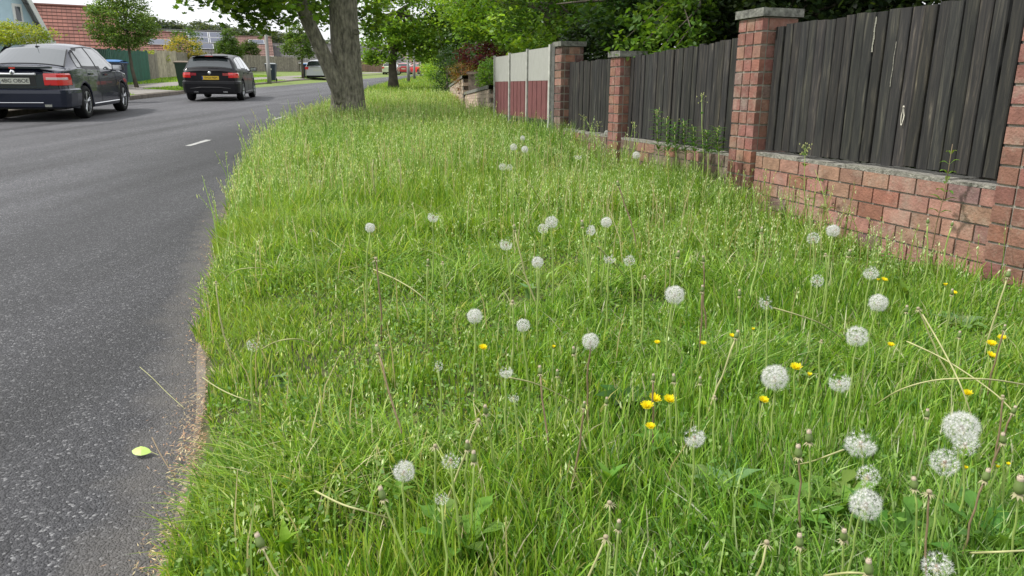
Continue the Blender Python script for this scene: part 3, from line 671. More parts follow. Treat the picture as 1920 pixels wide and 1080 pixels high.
# ------------------------------------------------------------------ wheelie bins
def bin_(label, px, py_base, body, lidm, rot=0, Y=None, lid_open=0):
    if Y is None: g = gnd(px, py_base, LH)
    else: a = at(px, 150, Y); g = np.array([a[0], Y, float(LH(a[0], Y))])
    r = empty('wheelie_bin', g, (0, 0, rot), label, 'bin', 'wheelie bins put out along the far kerb')
    m = MB(); pr = []
    for z, hx, hy in ((.06,.21,.24),(.5,.25,.30),(.93,.275,.345),(.935,.30,.37),(.98,.30,.37)): pr.append([(-hx,-hy,z),(hx,-hy,z),(hx,hy,z),(-hx,hy,z),(-hx,-hy,z)])
    m.grid(pr); m.face([(-.21,-.24,.06),(-.21,.24,.06),(.21,.24,.06),(.21,-.24,.06)]); m.build('bin_body', body, r)
    m = MB(); m.grid([[(x, y, .985+.075*(1-(abs(y+.02)/.39)**2.5)*(1-.35*(abs(x)/.31)**4)) for y in np.linspace(-.39,.37,7)] for x in np.linspace(-.31,.31,7)]); m.box((0,.0,.99),(.308,.37,.012)); m.build('lid', lidm, r, smooth=False)
    m = MB(); m.tube([(-.22,.40,1.0),(.22,.40,1.0)], .016, 6); m.build('handle', M_black, r)
    for s_ in (1,-1):
        m = MB(); m.lathe([(.001,-.03),(.09,-.03),(.1,0),(.09,.03),(.001,.03)], 12, lambda p, s_=s_: Vector((s_*.22+p.z, .27+p.x, .1+p.y))); m.build('wheel', M_rubber, r, smooth=True)
    return r
Mdg = pm('bin_dark_green', (.018,.045,.03), .5); Mnv = pm('bin_dark_blue', (.015,.025,.05), .5); Mblu = pm('lid_blue', (.04,.16,.40), .5); Mbrn = pm('lid_brown', (.16,.12,.08), .5); Mgry = pm('lid_grey', (.28,.3,.31), .5)
bin_('dark wheelie bin with a bright blue lid behind the navy saloon car', 215, 160, Mnv, Mblu, .15, Y=22)
bin_('dark green wheelie bin with a brown lid left of the black hatchback', 347, 160, Mdg, Mbrn, .2, Y=31.5)
b2 = bin_('dark blue wheelie bin with a grey lid and white number beside the pole', 510, 150, Mnv, Mgry, .15, Y=46)
m = MB(); m.box((0,-.322,.70),(.07,.004,.05)); m.build('number_sticker', M_plate, b2)
b3 = bin_('small dark wheelie bin standing just left of the silver car', 577, 146, Mnv, Mblu, .1, Y=58)
# ------------------------------------------------------------------ poles
M_pole = pm('grey_pole', (.22,.22,.21), .7, .2); M_wpole = pm('weathered_pole', (.25,.23,.2), .85, var=.2)
def pole(label, px, pb, Y, h, rad, name='street_pole', fn=LH, arm=True, grp=None):
    a = at(px, pb, Y); z = float(fn(a[0], Y)); r = empty(name, (a[0], Y, z), label=label, cat='lamp post' if arm else 'pole', group=grp)
    m = MB(); m.tube([(0,0,-.1),(0,0,1.0),(0,0,1.02),(0,0,h)], [rad*1.25,rad*1.2,rad,rad*.7], 10); m.build('post', M_pole, r, smooth=True)
    if arm:
        m = MB(); m.tube([(0,0,h-.05),(.2,0,h+.12),(.9,0,h+.2)], rad*.5, 6); m.build('arm', M_pole, r)
        m = MB(); m.box((1.15,0,h+.2),(.32,.12,.06), taper=.7); m.build('lamp_head', M_pole, r)
    return r
pole('tall grey lamp post on the far side between the hatchback and the dark blue bin', 505, 150, 44, 7.2, .10)
pole('slim grey post on the near verge behind the second tree, nearest of its row', 766, 148, 45, 4.6, .075, 'verge_post', V, False, 'slim posts along the near verge')
pole('slim grey post on the near verge, middle one of three', 777, 145, 58, 5, .075, 'verge_post', V, False, 'slim posts along the near verge')
pole('slim grey post on the near verge, farthest one of three', 789, 143, 74, 5.5, .08, 'verge_post', V, False, 'slim posts along the near verge')
# ------------------------------------------------------------------ far fences
def board_fence(label, pts, h, mat, n=.12, name='board_fence', posts=True, jag=.02, lift=0):
    p0 = pts[0]; r = empty(name, (p0[0], p0[1], float(LH(*p0))), label=label, cat='fence')
    base = Vector(r.location)
    for (x0, y0), (x1, y1) in zip(pts[:-1], pts[1:]):
        d = Vector((x1-x0, y1-y0, 0)); L_ = d.length; d /= L_; k = int(L_/n); m = MB(); nn = Vector((d.y, -d.x, 0))
        for i in range(k):
            a = Vector((x0, y0, 0))+d*((i+.5)*L_/k); z = float(LH(a.x, a.y)); hh = h+random.uniform(-jag, jag); s = random.uniform(.8, 1.2); o = nn*(.012*(i % 2))
            ang = math.atan2(d.y, d.x); Mx = Matrix.Translation(a+o-base+Vector((0,0,z+hh/2+lift))) @ Matrix.Rotation(ang, 4, 'Z')
            m.box((0,0,0), (L_/k/2-.006, .011, hh/2), (s,s,s), lambda p: Mx @ p)
        m.build('board_panel', mat, r)
        if posts:
            q = max(1, int(L_/1.8))
            for i in range(q+1):
                a = Vector((x0, y0, 0))+d*(i*L_/q); z = float(LH(a.x, a.y)); m = MB(); m.box((a.x-base.x-nn.x*.05, a.y-base.y-nn.y*.05, z-base.z+(h+.05)/2+lift), (.045,.045,(h+.05)/2), (.9,.9,.9)); m.build('post', mat, r)
    return r
def hp(px, Y): a = at(px, 160, Y); return float(a[0]), Y
Mgf = pm('green_fence_paint', (.015,.105,.07), .7, attr=True, var=.2); Mbg = pm('beige_boards', (.42,.37,.29), .85, attr=True, var=.2); Mgw = pm('grey_boards', (.23,.205,.17), .9, attr=True, var=.3); Mbr = pm('brown_boards', (.22,.15,.10), .9, attr=True, var=.3)
board_fence('dark green board fence behind the small roadside tree', [hp(178,28.5),hp(215,31),hp(283,38.5)], 1.36, Mgf)
g_ = board_fence('low picket gate of grey rails between the green fence and the beige boards', [hp(285,39),hp(300,42)], 1.25, Mgw, .28, 'picket_gate')
board_fence('pale beige board fence left of the green bin', [hp(301,42.3),hp(336,46)], 1.45, Mbg)
board_fence('greyish brown board fence between the beige boards and the black hatchback', [hp(337,46.8),hp(370,53),hp(400,59.5)], 1.4, Mgw)
board_fence('long weathered grey board fence behind the bins and the lamp post', [hp(402,60.5),hp(450,70),hp(580,86),hp(655,100)], 1.45, Mgw, .16)
board_fence('tan board fence far up the road between the two verge trees', [hp(662,103),hp(728,112)], 1.5, Mbr, .2)
# ------------------------------------------------------------------ houses
def roof_mat(name, col, var=.25, s=(3.3, 2.9)):
    m, n, b = newmat(name); N = n.nodes.new; K = n.links.new; uv = N('ShaderNodeUVMap')
    br = N('ShaderNodeTexBrick'); br.inputs['Scale'].default_value = 1; br.offset = 0; br.inputs['Brick Width'].default_value = .26; br.inputs['Row Height'].default_value = .34; br.inputs['Mortar Size'].default_value = .018; br.inputs['Mortar Smooth'].default_value = .6
    br.inputs['Color1'].default_value = (*[c*(1-var) for c in col], 1); br.inputs['Color2'].default_value = (*[c*(1+var) for c in col], 1); br.inputs['Mortar'].default_value = (*[c*.5 for c in col], 1)
    K(uv.outputs[0], br.inputs['Vector']); t = N('ShaderNodeTexNoise'); t.inputs['Scale'].default_value = .6; t.inputs['Detail'].default_value = 8; K(uv.outputs[0], t.inputs['Vector'])
    r = N('ShaderNodeMapRange'); r.inputs['From Min'].default_value = .3; r.inputs['From Max'].default_value = .7; r.inputs['To Min'].default_value = .75; r.inputs['To Max'].default_value = 1.3; K(t.outputs['Fac'], r.inputs['Value'])
    v = N('ShaderNodeVectorMath'); v.operation = 'SCALE'; K(br.outputs['Color'], v.inputs[0]); K(r.outputs[0], v.inputs['Scale']); K(v.outputs[0], b.inputs['Base Color']); b.inputs['Roughness'].default_value = .8
    bp = N('ShaderNodeBump'); bp.inputs['Distance'].default_value = .03; bp.inputs['Strength'].default_value = .8; K(br.outputs['Fac'], bp.inputs['Height']); bp.invert = True; K(bp.outputs[0], b.inputs['Normal']); return m
M_win = pm('window_glass', (.05,.06,.07), .08, spec=.8); M_wframe = pm('window_frame', (.7,.7,.68), .5)
M_pv = pm('solar_cell', (.02,.03,.07), .15, coat=1); M_alu = pm('aluminium', (.6,.61,.62), .4, .5)
def house(label, x, y, z, rot, L_, D, eave, ridge, wall, roof, chim=None, solar=None, wins=((-.3, .0),), name='house', winz=None, hole=None):
    """ridge along local x; front (local -y) faces the road"""
    r = empty(name, (x, y, z), (0,0,rot), label, 'house')
    m = MB(); hx, hy = L_/2, D/2; m.box((0,0,eave/2-.5), (hx,hy,eave/2+.5))
    for s in (1,-1): m.face([(s*hx,-hy,eave),(s*hx,hy,eave),(s*hx,0,ridge-.03)])
    m.build('wall', wall, r)
    m = MB(); o = .35; sl = (ridge-eave)/hy; l = math.hypot(hy+o, sl*(hy+o))
    rows = int(l/.34)
    for s in (1,-1):
        for k in range(rows):                           # stepped courses so tiles cast real shadow lines
            t0, t1 = k/rows, (k+1)/rows
            y0, y1 = s*(hy+o)*(1-t0), s*(hy+o)*(1-t1); z0, z1 = ridge-sl*(hy+o)*(1-t0), ridge-sl*(hy+o)*(1-t1)
            P = [(-hx-o,y0,z0+.075),(hx+o,y0,z0+.075),(hx+o,y1,z1+.04),(-hx-o,y1,z1+.04)]
            uv = [(0,k*.34),(L_+2*o,k*.34),(L_+2*o,(k+1)*.34),(0,(k+1)*.34)]
            m.face(P if s < 0 else P[::-1], uv if s < 0 else uv[::-1])
            P = [(-hx-o,y0,z0+.03),(hx+o,y0,z0+.03),(hx+o,y0,z0+.075),(-hx-o,y0,z0+.075)]; m.face(P if s < 0 else P[::-1], [(0,.1)]*4)
        m.face([(s*(hx+o),-(hy+o),ridge-sl*(hy+o)),(s*(hx+o),0,ridge),(s*(hx+o),0,ridge+.08),(s*(hx+o),-(hy+o),ridge-sl*(hy+o)+.08)]); 
        m.face([(s*(hx+o),(hy+o),ridge-sl*(hy+o)),(s*(hx+o),0,ridge),(s*(hx+o),0,ridge+.08),(s*(hx+o),(hy+o),ridge-sl*(hy+o)+.08)])
    m.tube([(-hx-o,0,ridge+.06),(hx+o,0,ridge+.06)], .1, 6)
    rf = m.build('roof', roof, r)
    g = MB(); g.tube([(-hx-o,-(hy+o+.05),eave-sl*o+.02),(hx+o,-(hy+o+.05),eave-sl*o+.02)], .07, 6); g.build('gutter', M_wframe, r)
    if chim is not None:
        c = MB(); c.box((chim,.3,ridge+.25), (.35,.35,.75)); c.box((chim,.3,ridge+1.03), (.41,.41,.04)); c.build('chimney', pm('chimney_brick', (.12,.10,.10), .9), rf)
    if solar:
        for (u, v, nx, nv) in solar:
            for i in range(nx):
                for j in range(nv):
                    a = u+i*1.7; t = v+j*1.05; ca, sa = math.cos(math.atan(sl)), math.sin(math.atan(sl))
                    Q = lambda p, a=a, t=t: Vector((a+p.x, -(t*ca)-p.y*ca-p.z*sa*-1*0-sa*(.12+p.z), ridge-(t+p.y)*sa+ca*(.12+p.z)))
                    c = MB(); c.box((.82,.5,0), (.82,.49,.02), None, Q); pp = c.build('solar_panel', M_alu, rf)
                    c = MB(); c.box((.82,.5,.022), (.76,.44,.004), None, Q); c.build('solar_cells', M_pv, pp)
    for wx, wz in wins:
        c = MB(); c.box((wx*L_, -hy-.02, wz+.0), (.6,.05,.55)); f = c.build('window', M_wframe, r); c = MB(); c.box((wx*L_-.28, -hy-.075, wz), (.25,.01,.47)); c.box((wx*L_+.28, -hy-.075, wz), (.25,.01,.47)); c.build('pane', M_win, f)
    return r
Rred = roof_mat('red_tiles', (.21,.085,.065), .18); Rgry = roof_mat('grey_tiles', (.13,.125,.12), .15); Rpk = roof_mat('pink_tiles', (.20,.115,.095), .15); Rora = roof_mat('orange_tiles', (.20,.09,.07), .15)
W_br = pm('orange_brick_wall', (.34,.16,.10), .9, var=.2); W_wh = pm('white_render', (.62,.61,.58), .85, var=.08); W_cr = pm('cream_render', (.5,.45,.37), .85, var=.1); W_bl = pm('pale_blue_render', (.45,.60,.68), .8, var=.05)
def hp(px, Y): a = at(px, 160, Y); return a[0], Y
def zat(px, py, Y): return at(px, py, Y)[2]
x, y = hp(165, 46)
house('brick house with a large red tiled roof and dark chimney behind the navy saloon', x-2.9, y+2.6, 0, .50, 6.3, 6.4, zat(165,86,43.0), zat(120,4,46.2), W_br, Rred, chim=-2.0, wins=((.28,2.0),(-.2,2.0)))
x, y = hp(262, 58)
house('house with an orange red roof and a roof window right of the round tree', x, y+3, 0, .50, 4.2, 7, zat(300,96,55), zat(300,56,58), W_br, Rora, solar=[(-.5,1.6,1,1)], wins=((.1,2.2),))
x, y = hp(352, 66)
house('house with a dark grey roof carrying a block of solar panels', x-1, y+3, 0, .40, 7.4, 8, zat(380,102,62), zat(380,54,66), W_cr, Rgry, solar=[(-1.5,.3,3,2),(-2.9,2.5,3,1)], wins=((.1,2.2),))
x, y = hp(436, 82)
house('house with a brownish red roof between the solar roof and the grey roofs', x, y+3, 0, .33, 6.2, 7, zat(462,100,79), zat(462,66,82), W_cr, Rpk, solar=[(1,.8,1,1)], wins=((.1,2.2),))
x, y = hp(535, 84)
house('long low white bungalow with a grey roof behind the small tree', x, y+4, 0, .26, 10.5, 9, zat(556,114,80), zat(556,80,84), W_wh, Rgry, wins=((-.35,3.0),(.0,3.0),(.3,3.0)))
x, y = hp(690, 118)
house('white house with a grey gable seen between the two verge trees', x, y+4, 0, .9, 8, 8, zat(690,112,112), zat(690,84,118), W_wh, Rgry, wins=((.1,4.0),))
x, y = hp(770, 150)
house('distant pink roofed house beyond the red cars', x, y+4, 0, .05, 12, 8, zat(770,120,145), zat(770,102,150), W_wh, Rpk, wins=((.1,5.0),(-.25,5.0)))
x, y = hp(845, 170)
house('distant white house with a grey roof at the end of the verge', x, y+4, 0, -.05, 12, 8, zat(845,128,165), zat(845,112,170), W_wh, Rgry, wins=((.1,6.0),))
# pale blue gable house: gable wall towards the road
e1 = at(80, 72, 30); g1 = Vector((-.2,-.98,0)).normalized(); bk = Vector((-.98,.2,0)).normalized(); zb_ = float(LH(e1[0], 30))
bh = empty('blue_house', (e1[0], e1[1], zb_), label='pale blue gabled house with white bargeboards at the top left corner', cat='house')
ev = e1[2]-zb_; hw = 2.7; rg = ev+4.9
def Q(a, b, z): q = g1*a+bk*b; return (q.x, q.y, z)
m = MB(); m.face([Q(0,0,-.5),Q(2*hw,0,-.5),Q(2*hw,0,ev),Q(hw,0,rg),Q(0,0,ev)]); m.face([Q(0,9,-.5),Q(2*hw,9,-.5),Q(2*hw,9,ev),Q(hw,9,rg),Q(0,9,ev)])
for a in (0, 2*hw): m.face([Q(a,0,-.5),Q(a,9,-.5),Q(a,9,ev),Q(a,0,ev)])
m.build('wall', W_bl, bh)
sl = (rg-ev)/hw
for s in (1,-1):
    m = MB(); A = lambda t, b, up: Q(hw-s*(hw+.3)*t, b, rg+.06-(hw+.3)*sl*t+up)
    m.face([A(0,-.35,.05),A(1,-.35,.05),A(1,9.3,.05),A(0,9.3,.05)], [(0,0),(0,5),(9,5),(9,0)]); m.face([A(0,-.35,-.08),A(1,-.35,-.08),A(1,9.3,-.08),A(0,9.3,-.08)]); m.face([A(1,-.35,-.08),A(1,9.3,-.08),A(1,9.3,.05),A(1,-.35,.05)]); m.build('roof', Rgry, bh)
    m = MB(); m.face([A(0,-.37,.08),A(1,-.37,.08),A(1,-.37,-.28),A(0,-.37,-.28)]); m.face([A(0,-.33,.08),A(1,-.33,.08),A(1,-.33,-.28),A(0,-.33,-.28)]); m.face([A(0,-.37,-.28),A(1,-.37,-.28),A(1,-.33,-.28),A(0,-.33,-.28)]); m.build('bargeboard', M_wframe, bh)
def gwin(a0, a1, z0, z1, pane=M_win):
    m = MB(); nn = -bk*.04; P = [Vector(Q(a,0,z))+nn for a, z in ((a0,z0),(a1,z0),(a1,z1),(a0,z1))]; m.face(P); 
    for i in range(4):
        p, q = P[i], P[(i+1) % 4]; m.face([p, q, q-nn, p-nn])
    f = m.build('window', M_wframe if pane is M_win else W_bl, bh); m = MB(); e = .1; m.face([Vector(Q(a,0,z))+nn*1.3 for a, z in ((a0+e,z0+e),(a1-e,z0+e),(a1-e,z1-e),(a0+e,z1-e))]); m.build('pane', pane, f)
gwin(.80, 1.22, ev+.45, ev+1.15); gwin(2.1, 2.5, ev+.5, ev+1.3)
x, y = hp(8, 27); zz = zat(8, 72, 27)
gr = empty('garage', (x-2.0, y, 0), label='low pale blue flat roofed garage at the left edge below the blue house', cat='garage')
m = MB(); m.box((0,0,zz/2-.1),(2.4,2.4,zz/2)); m.build('wall', W_bl, gr); m = MB(); m.box((0,0,zz-.02),(2.55,2.55,.09)); m.build('roof', M_wframe, gr)
m = MB(); m.box((.5,-2.43,zz/2+.1),(1.1,.03,.95)); m.build('door', pm('garage_door', (.10,.12,.16), .6), gr)
# ------------------------------------------------------------------ trees and shrubs
SHAPE = {'rhomb': np.array([(0,-.5),(.30,-.05),(0,.5),(-.30,-.05)]),
         'oval': np.array([(0,-.5),(.24,-.22),(.25,.12),(0,.5),(-.25,.12),(-.24,-.22)]),
         'maple': np.array([(0,-.5),(.22,-.30),(.50,-.10),(.24,.06),(.30,.36),(.08,.22),(0,.52),(-.08,.22),(-.30,.36),(-.24,.06),(-.50,-.10),(-.22,-.30)]),
         'needle': np.array([(0,-.5),(.09,0),(0,.5),(-.09,0)])}
def leafcloud(name, blobs, size, pal, parent=None, shape='oval', up=.55, jit=.25, mat=None, droop=0):
    P = []; Cc = []; S = []
    for c, rad, nc, nl, cr_ in blobs:
        c = np.array(c); rad = np.array(rad, float)
        d = rng.normal(size=(nc, 3)); d /= np.linalg.norm(d, axis=1)[:, None]; r = rng.uniform(.45, 1.0, nc)**.6
        cc = c+d*rad*r[:, None]
        pc = np.array(pal)[rng.integers(0, len(pal), nc)]*rng.uniform(.8, 1.25, (nc, 1))
        for i in range(nc):
            n = int(nl*rng.uniform(.5, 1.5)); q = rng.normal(size=(n, 3))*cr_*np.array([1, 1, .55]); P.append(cc[i]+q)
            Cc.append(pc[i]*rng.uniform(1-jit, 1+jit, (n, 1))*rng.uniform(.92, 1.08, (n, 3))); S.append(size*rng.uniform(.6, 1.25, n))
    P = np.concatenate(P); Cc = np.concatenate(Cc); S = np.concatenate(S)
    o = link(name, leafmesh(name, P, Cc, S, shape, up, mat or M_leaf, droop), parent)
    return o
def leafmesh(name, P, Cc, S, shape, up, mat, droop=0):
    n = len(P); nrm = rng.normal(size=(n, 3)); nrm[:, 2] = np.abs(nrm[:, 2])+up*1.5; nrm /= np.linalg.norm(nrm, axis=1)[:, None]
    a = rng.normal(size=(n, 3)); a[:, 2] -= droop; a -= nrm*np.sum(a*nrm, 1)[:, None]; a /= np.linalg.norm(a, axis=1)[:, None]; b = np.cross(nrm, a)
    sh = SHAPE[shape]; k = len(sh)
    v = P[:, None, :] + S[:, None, None]*(sh[None, :, 0, None]*b[:, None, :] + sh[None, :, 1, None]*a[:, None, :]) + (S[:, None, None]*.35*(sh[None, :, 0, None]**2)*nrm[:, None, :])
    v = v.reshape(-1, 3); return npmesh(name, v, np.arange(n*k), np.full(n, k), np.repeat(Cc, k, 0), mat)
def limb_path(a, b, n=6, wob=.08):
    a = np.array(a, float); b = np.array(b, float); L_ = np.linalg.norm(b-a); pts = [a+(b-a)*t+(rng.normal(size=3)*wob*L_*math.sin(math.pi*t)*.5 if 0 < t < 1 else 0)+np.array([0,0,-.12*L_*t*(1-t)]) for t in np.linspace(0, 1, n)]; return pts
def tree(name, label, cat, base, trunk, blobs, size, pal, group=None, shape='oval', bark=M_bark2, tr=.1, limbs=6, leaf_up=.5, droop=0, limb_to=None, tapers=(1,.6), jit=.25):
    """trunk: list of world points"""
    r = empty(name, base, label=label, cat=cat, group=group); B = np.array(base, float)
    m = MB()
    if trunk:
        tp = [np.array(p, float)-B for p in trunk]; rr = np.linspace(tr*tapers[0], tr*tapers[1], len(tp)); rr[0] *= 1.35
        m.tube(tp, list(rr), 12); top = tp[-1]
        for i in range(limbs):
            bl = blobs[i % len(blobs)]; d = rng.normal(size=3); d /= np.linalg.norm(d); tgt = np.array(bl[0])-B+d*np.array(bl[1])*.6
            st = tp[-1-(i % min(2, len(tp)-1))] if len(tp) > 1 else top
            pth = limb_path(st, tgt); m.tube(pth, list(np.linspace(tr*.5, tr*.08, len(pth))), 6)
            for _ in range(2):
                e = tgt+rng.normal(size=3)*np.array(bl[1])*.5; p2 = limb_path(pth[3], e, 4); m.tube(p2, list(np.linspace(tr*.22, tr*.05, 4)), 5)
        m.build('trunk', bark, r, smooth=True)
    bb = [(np.array(c)-B, rad, nc, nl, cr_) for c, rad, nc, nl, cr_ in blobs]
    leafcloud('crown' if trunk else 'foliage', bb, size, pal, r, shape, leaf_up, jit=jit, droop=droop)
    return r
GRN = [(0.123, 0.246, 0.032), (0.087, 0.189, 0.029), (0.174, 0.312, 0.041), (0.065, 0.145, 0.026)]
LIME = [(0.24, 0.405, 0.045), (0.18, 0.33, 0.042), (0.3, 0.465, 0.06), (0.12, 0.24, 0.03)]
DRK = [(0.039, 0.085, 0.023), (0.029, 0.065, 0.019), (0.058, 0.117, 0.026)]
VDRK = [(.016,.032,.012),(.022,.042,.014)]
def A(px, py, Y): return at(px, py, Y)
# near twin-stem verge tree
b = A(654, 214, 12.5); zb = float(V(b[0], 12.5)); b = np.array([b[0], 12.5, zb])
t1 = empty('street_tree', b, label='big twin stemmed tree with grey fissured bark, nearest on the grass verge', cat='tree', group='trees along the near verge')
def wob(path, r, n=14, sub=4):
    pts = [np.array(p) for p in path]; out = []; rr = []
    for i in range(len(pts)-1):
        for k in range(sub): t = k/sub; out.append(pts[i]*(1-t)+pts[i+1]*t); rr.append(r[i]*(1-t)+r[i+1]*t)
    out.append(pts[-1]); rr.append(r[-1]); return out, rr
m = MB()
tp = [b-b+np.array([0,0,-.15])]+[A(px, py, 12.5)-b for px, py in ((653,195),(651,150),(648,90),(644,30),(642,-40),(640,-160),(650,-330),(640,-520))]
pts, rr = wob(tp, [.38,.28,.25,.232,.222,.215,.18,.14,.06]); m.tube(pts, rr, 22)
st = [A(px, py, Y)-b for px, py, Y in ((643,192,12.35),(636,168,12.3),(619,130,12.25),(600,88,12.2),(578,42,12.1),(562,0,12.0),(540,-70,11.8),(500,-190,11.6),(450,-330,11.3))]
pts, rr = wob(st, [.13,.135,.122,.112,.106,.102,.09,.07,.03]); m.tube(pts, rr, 16)
for tgt in [(470,-10,11.2),(400,5,11),(560,-40,14),(700,-40,13.5),(760,-200,13),(330,-200,11.5),(560,-300,10.5),(720,-420,12)]:
    s0 = pts[-10] if tgt[0] < 600 else np.array(tp[5]); pth = limb_path(s0, A(*tgt)-b, 8, .12); m.tube(pth, list(np.linspace(.06, .012, 8)), 7)
m.build('trunk', M_bark, t1, smooth=True)
m = MB()                                             # old pruning knots and burrs near the fork
for px, py, s_ in ((628,138,.06),(640,120,.05),(668,60,.05),(634,150,.05)):
    c = A(px, py, 12.26)-b; m.lathe([(.001,-s_*.4),(s_*.7,-s_*.3),(s_,0),(s_*.7,s_*.35),(s_*.35,s_*.3),(.001,.1*s_)], 10, lambda p, c=c: Vector((c[0]+p.x, c[1]-p.z+.02, c[2]+p.y)))
m.build('bark_knot', M_bark, t1, smooth=True)
bl = [(A(455,-38,11.2)-b,(.85,1.1,.62),60,26,.13),(A(400,-45,10.8)-b,(.45,.8,.5),26,24,.12),(A(530,-35,11.5)-b,(.55,1.2,.70),50,26,.13),(A(600,-70,13.6)-b,(.9,.9,.95),55,24,.15),(A(508,25,11.6)-b,(.20,.5,.28),14,22,.11),(A(590,10,14.2)-b,(.30,.4,.42),18,22,.12),
      (A(690,-40,13.8)-b,(.55,.9,.75),40,24,.14),(A(706,40,14.5)-b,(.18,.4,.35),12,20,.11),(A(560,-330,12)-b,(2.6,2.6,1.7),170,26,.24),(A(420,-260,10.8)-b,(1.6,1.8,1.0),80,26,.2),(A(760,-300,12.6)-b,(1.6,2,1.4),90,26,.2),(A(580,-560,12)-b,(2,2,1.2),100,24,.24)]
leafcloud('crown', bl, .105, [(.17,.30,.03),(.12,.23,.028),(.22,.35,.035),(.08,.16,.022)], t1, 'maple', .7)
# second verge tree and those beyond
x, y, z = A(738, 170, 33); zg = float(V(x, 33)); bb_ = (x, 33, zg)
tree('street_tree', 'second tree along the verge with a low rounded bright green crown and short dark trunk', 'tree', bb_,
     [(x,33,zg-.1),(x,33,zg+.5),tuple(A(736,130,33)),tuple(A(736,108,33)),tuple(A(745,70,33)),tuple(A(750,20,33))],
     [(A(765,25,33),(1.9,1.9,1.45),150,34,.22),(A(725,75,32.4),(1.1,1.0,.9),70,34,.18),(A(815,70,32.6),(1.2,1.1,1.05),80,34,.18),(A(700,105,33),(.5,.6,.35),18,30,.14),(A(775,-50,33),(2.0,2,1.6),130,34,.24),(A(850,90,33),(.6,.8,.75),34,30,.16),(A(770,80,34),(1.1,1,.8),60,32,.2)],
     .15, LIME, 'trees along the near verge', tr=.21, limbs=9, bark=M_bark2)
for i, (px, Y, pt, rw, rz, lab) in enumerate(((835,62,106,2.6,2.0,'third verge tree seen small and hazy behind the second one'),(800,92,112,2.6,2.2,'farthest verge tree, tiny and pale at the end of the road'))):
    q = A(px, pt, Y); zz = float(V(q[0], Y)); tree('street_tree', lab, 'tree', (q[0], Y, zz), [(q[0],Y,zz),(q[0],Y,q[2]-.4),(q[0]+.1,Y,q[2]+1)], [((q[0],Y,q[2]+rz*.65),(rw,rw,rz),110,26,.3)], .24, LIME, 'trees along the near verge', tr=.16, limbs=4)
# small trees across the road
x, y, z = A(253, 162, 29.5); zg = float(LH(x, 29.5))
tree('small_street_tree', 'young round tree with a thin trunk in front of the dark green fence', 'tree', (x, 29.5, zg), [(x+.08,29.5,zg-.1),tuple(A(248,130,29.5)),tuple(A(243,100,29.5)),tuple(A(238,60,29.5)),tuple(A(232,10,29.5))],
     [(A(228,42,29.5),(1.28,1.2,1.0),230,34,.12),(A(198,35,29.2),(.62,.7,.6),50,28,.11),(A(266,55,29.2),(.60,.7,.6),50,28,.11),(A(228,-15,29.5),(.75,.8,.75),60,30,.12),(A(232,78,29.4),(.6,.6,.25),26,26,.10)], .095, [(.14,.23,.06),(.11,.19,.045),(.18,.28,.07)], 'young trees across the road', tr=.065, limbs=9)
x, y, z = A(568, 146, 56); zg = float(LH(x, 56))
tree('small_street_tree', 'young tree with a loose crown beside the farthest wheelie bin', 'tree', (x, 56, zg), [(x,56,zg-.1),tuple(A(566,110,56)),tuple(A(562,75,56)),tuple(A(560,50,56))],
     [(A(560,85,56),(1.25,1.2,1.0),95,30,.15),(A(556,62,56),(.8,.8,.7),40,26,.14),(A(575,100,56),(.6,.6,.4),20,22,.12)], .16, [(.09,.17,.03),(.12,.20,.035)], 'young trees across the road', tr=.08, limbs=7)
def shrub(label, px, py, Y, rad, pal, n=60, size=.1, name='garden_shrub', cat='shrub', shape='oval', grp=None, nl=30, cr_=.14, fn=LH, jit=.25, stem=True, up=.5, extra=()):
    c = A(px, py, Y); z = float(fn(c[0], Y))
    bl = [(c, rad, n, nl, cr_)]+[(A(*e[:3]), e[3], e[4], nl, cr_) for e in extra]
    low = c[2]-rad[2]
    if low > z+.1: bl.append(((c[0], Y, (z+low)/2), (rad[0]*.75, rad[1]*.75, max(.3, (low-z)*.75)), int(n*.6), nl, cr_))
    return tree(name, label, cat, (c[0], Y, z), [(c[0],Y,z-.1),(c[0],Y,z+.4)] if stem else None, bl, size, pal, grp, shape, tr=.05, limbs=4, jit=jit, leaf_up=up)
YEL = [(.40,.34,.05),(.33,.29,.05),(.22,.24,.05)]
shrub('golden yellow bushy shrub left of the black hatchback', 344, 92, 51, (1.3,1.1,.9), YEL, 90, .12)
shrub('green shrub rising behind the golden yellow one', 347, 76, 55, (1.0,1,.85), [(.07,.14,.03),(.09,.17,.03)], 60, .13)
shrub('pointed green conifer bush right above the black hatchback roof', 429, 96, 66, (1.15,1,1.2), [(.08,.15,.03),(.11,.19,.035)], 300, .13, 'conifer_bush', extra=((429,70,66,(.6,.6,.7),50),))
shrub('darker rounded bush between the pointed conifer bush and the lamp post', 470, 102, 80, (1.0,1,1.4), [(.055,.10,.025),(.08,.13,.03)], 220, .15)
shrub('low green bush just left of the lamp post in front of the grey roofs', 490, 112, 86, (.7,.9,.9), DRK, 50, .14)
shrub('loose light green bush right of the lamp post above the long grey fence', 520, 114, 90, (1.3,1,.9), LIME, 60, .18)
shrub('yellow green creeper hedge above the roof of the navy saloon', 42, 66, 25.5, (1.05,.8,.30), [(.30,.36,.05),(.36,.40,.08),(.20,.28,.04)], 80, .09, 'hedge', 'hedge', extra=((10,60,26,(.5,.6,.3),30),))
shrub('small lime green shrub above the right end of the dark green fence', 284, 108, 44, (.95,.7,.30), [(.30,.36,.05),(.24,.32,.05)], 50, .11)
shrub('light yellow green bush at the left end of the long grey fence', 436, 120, 72, (.9,.6,.4), LIME, 30, .12)
# far low hedge strip along the distant fence
shrub('pale hedge showing above the distant fence beside the leaning stem', 608, 126, 88, (2.6,.8,.55), LIME, 60, .2, 'hedge', 'hedge')
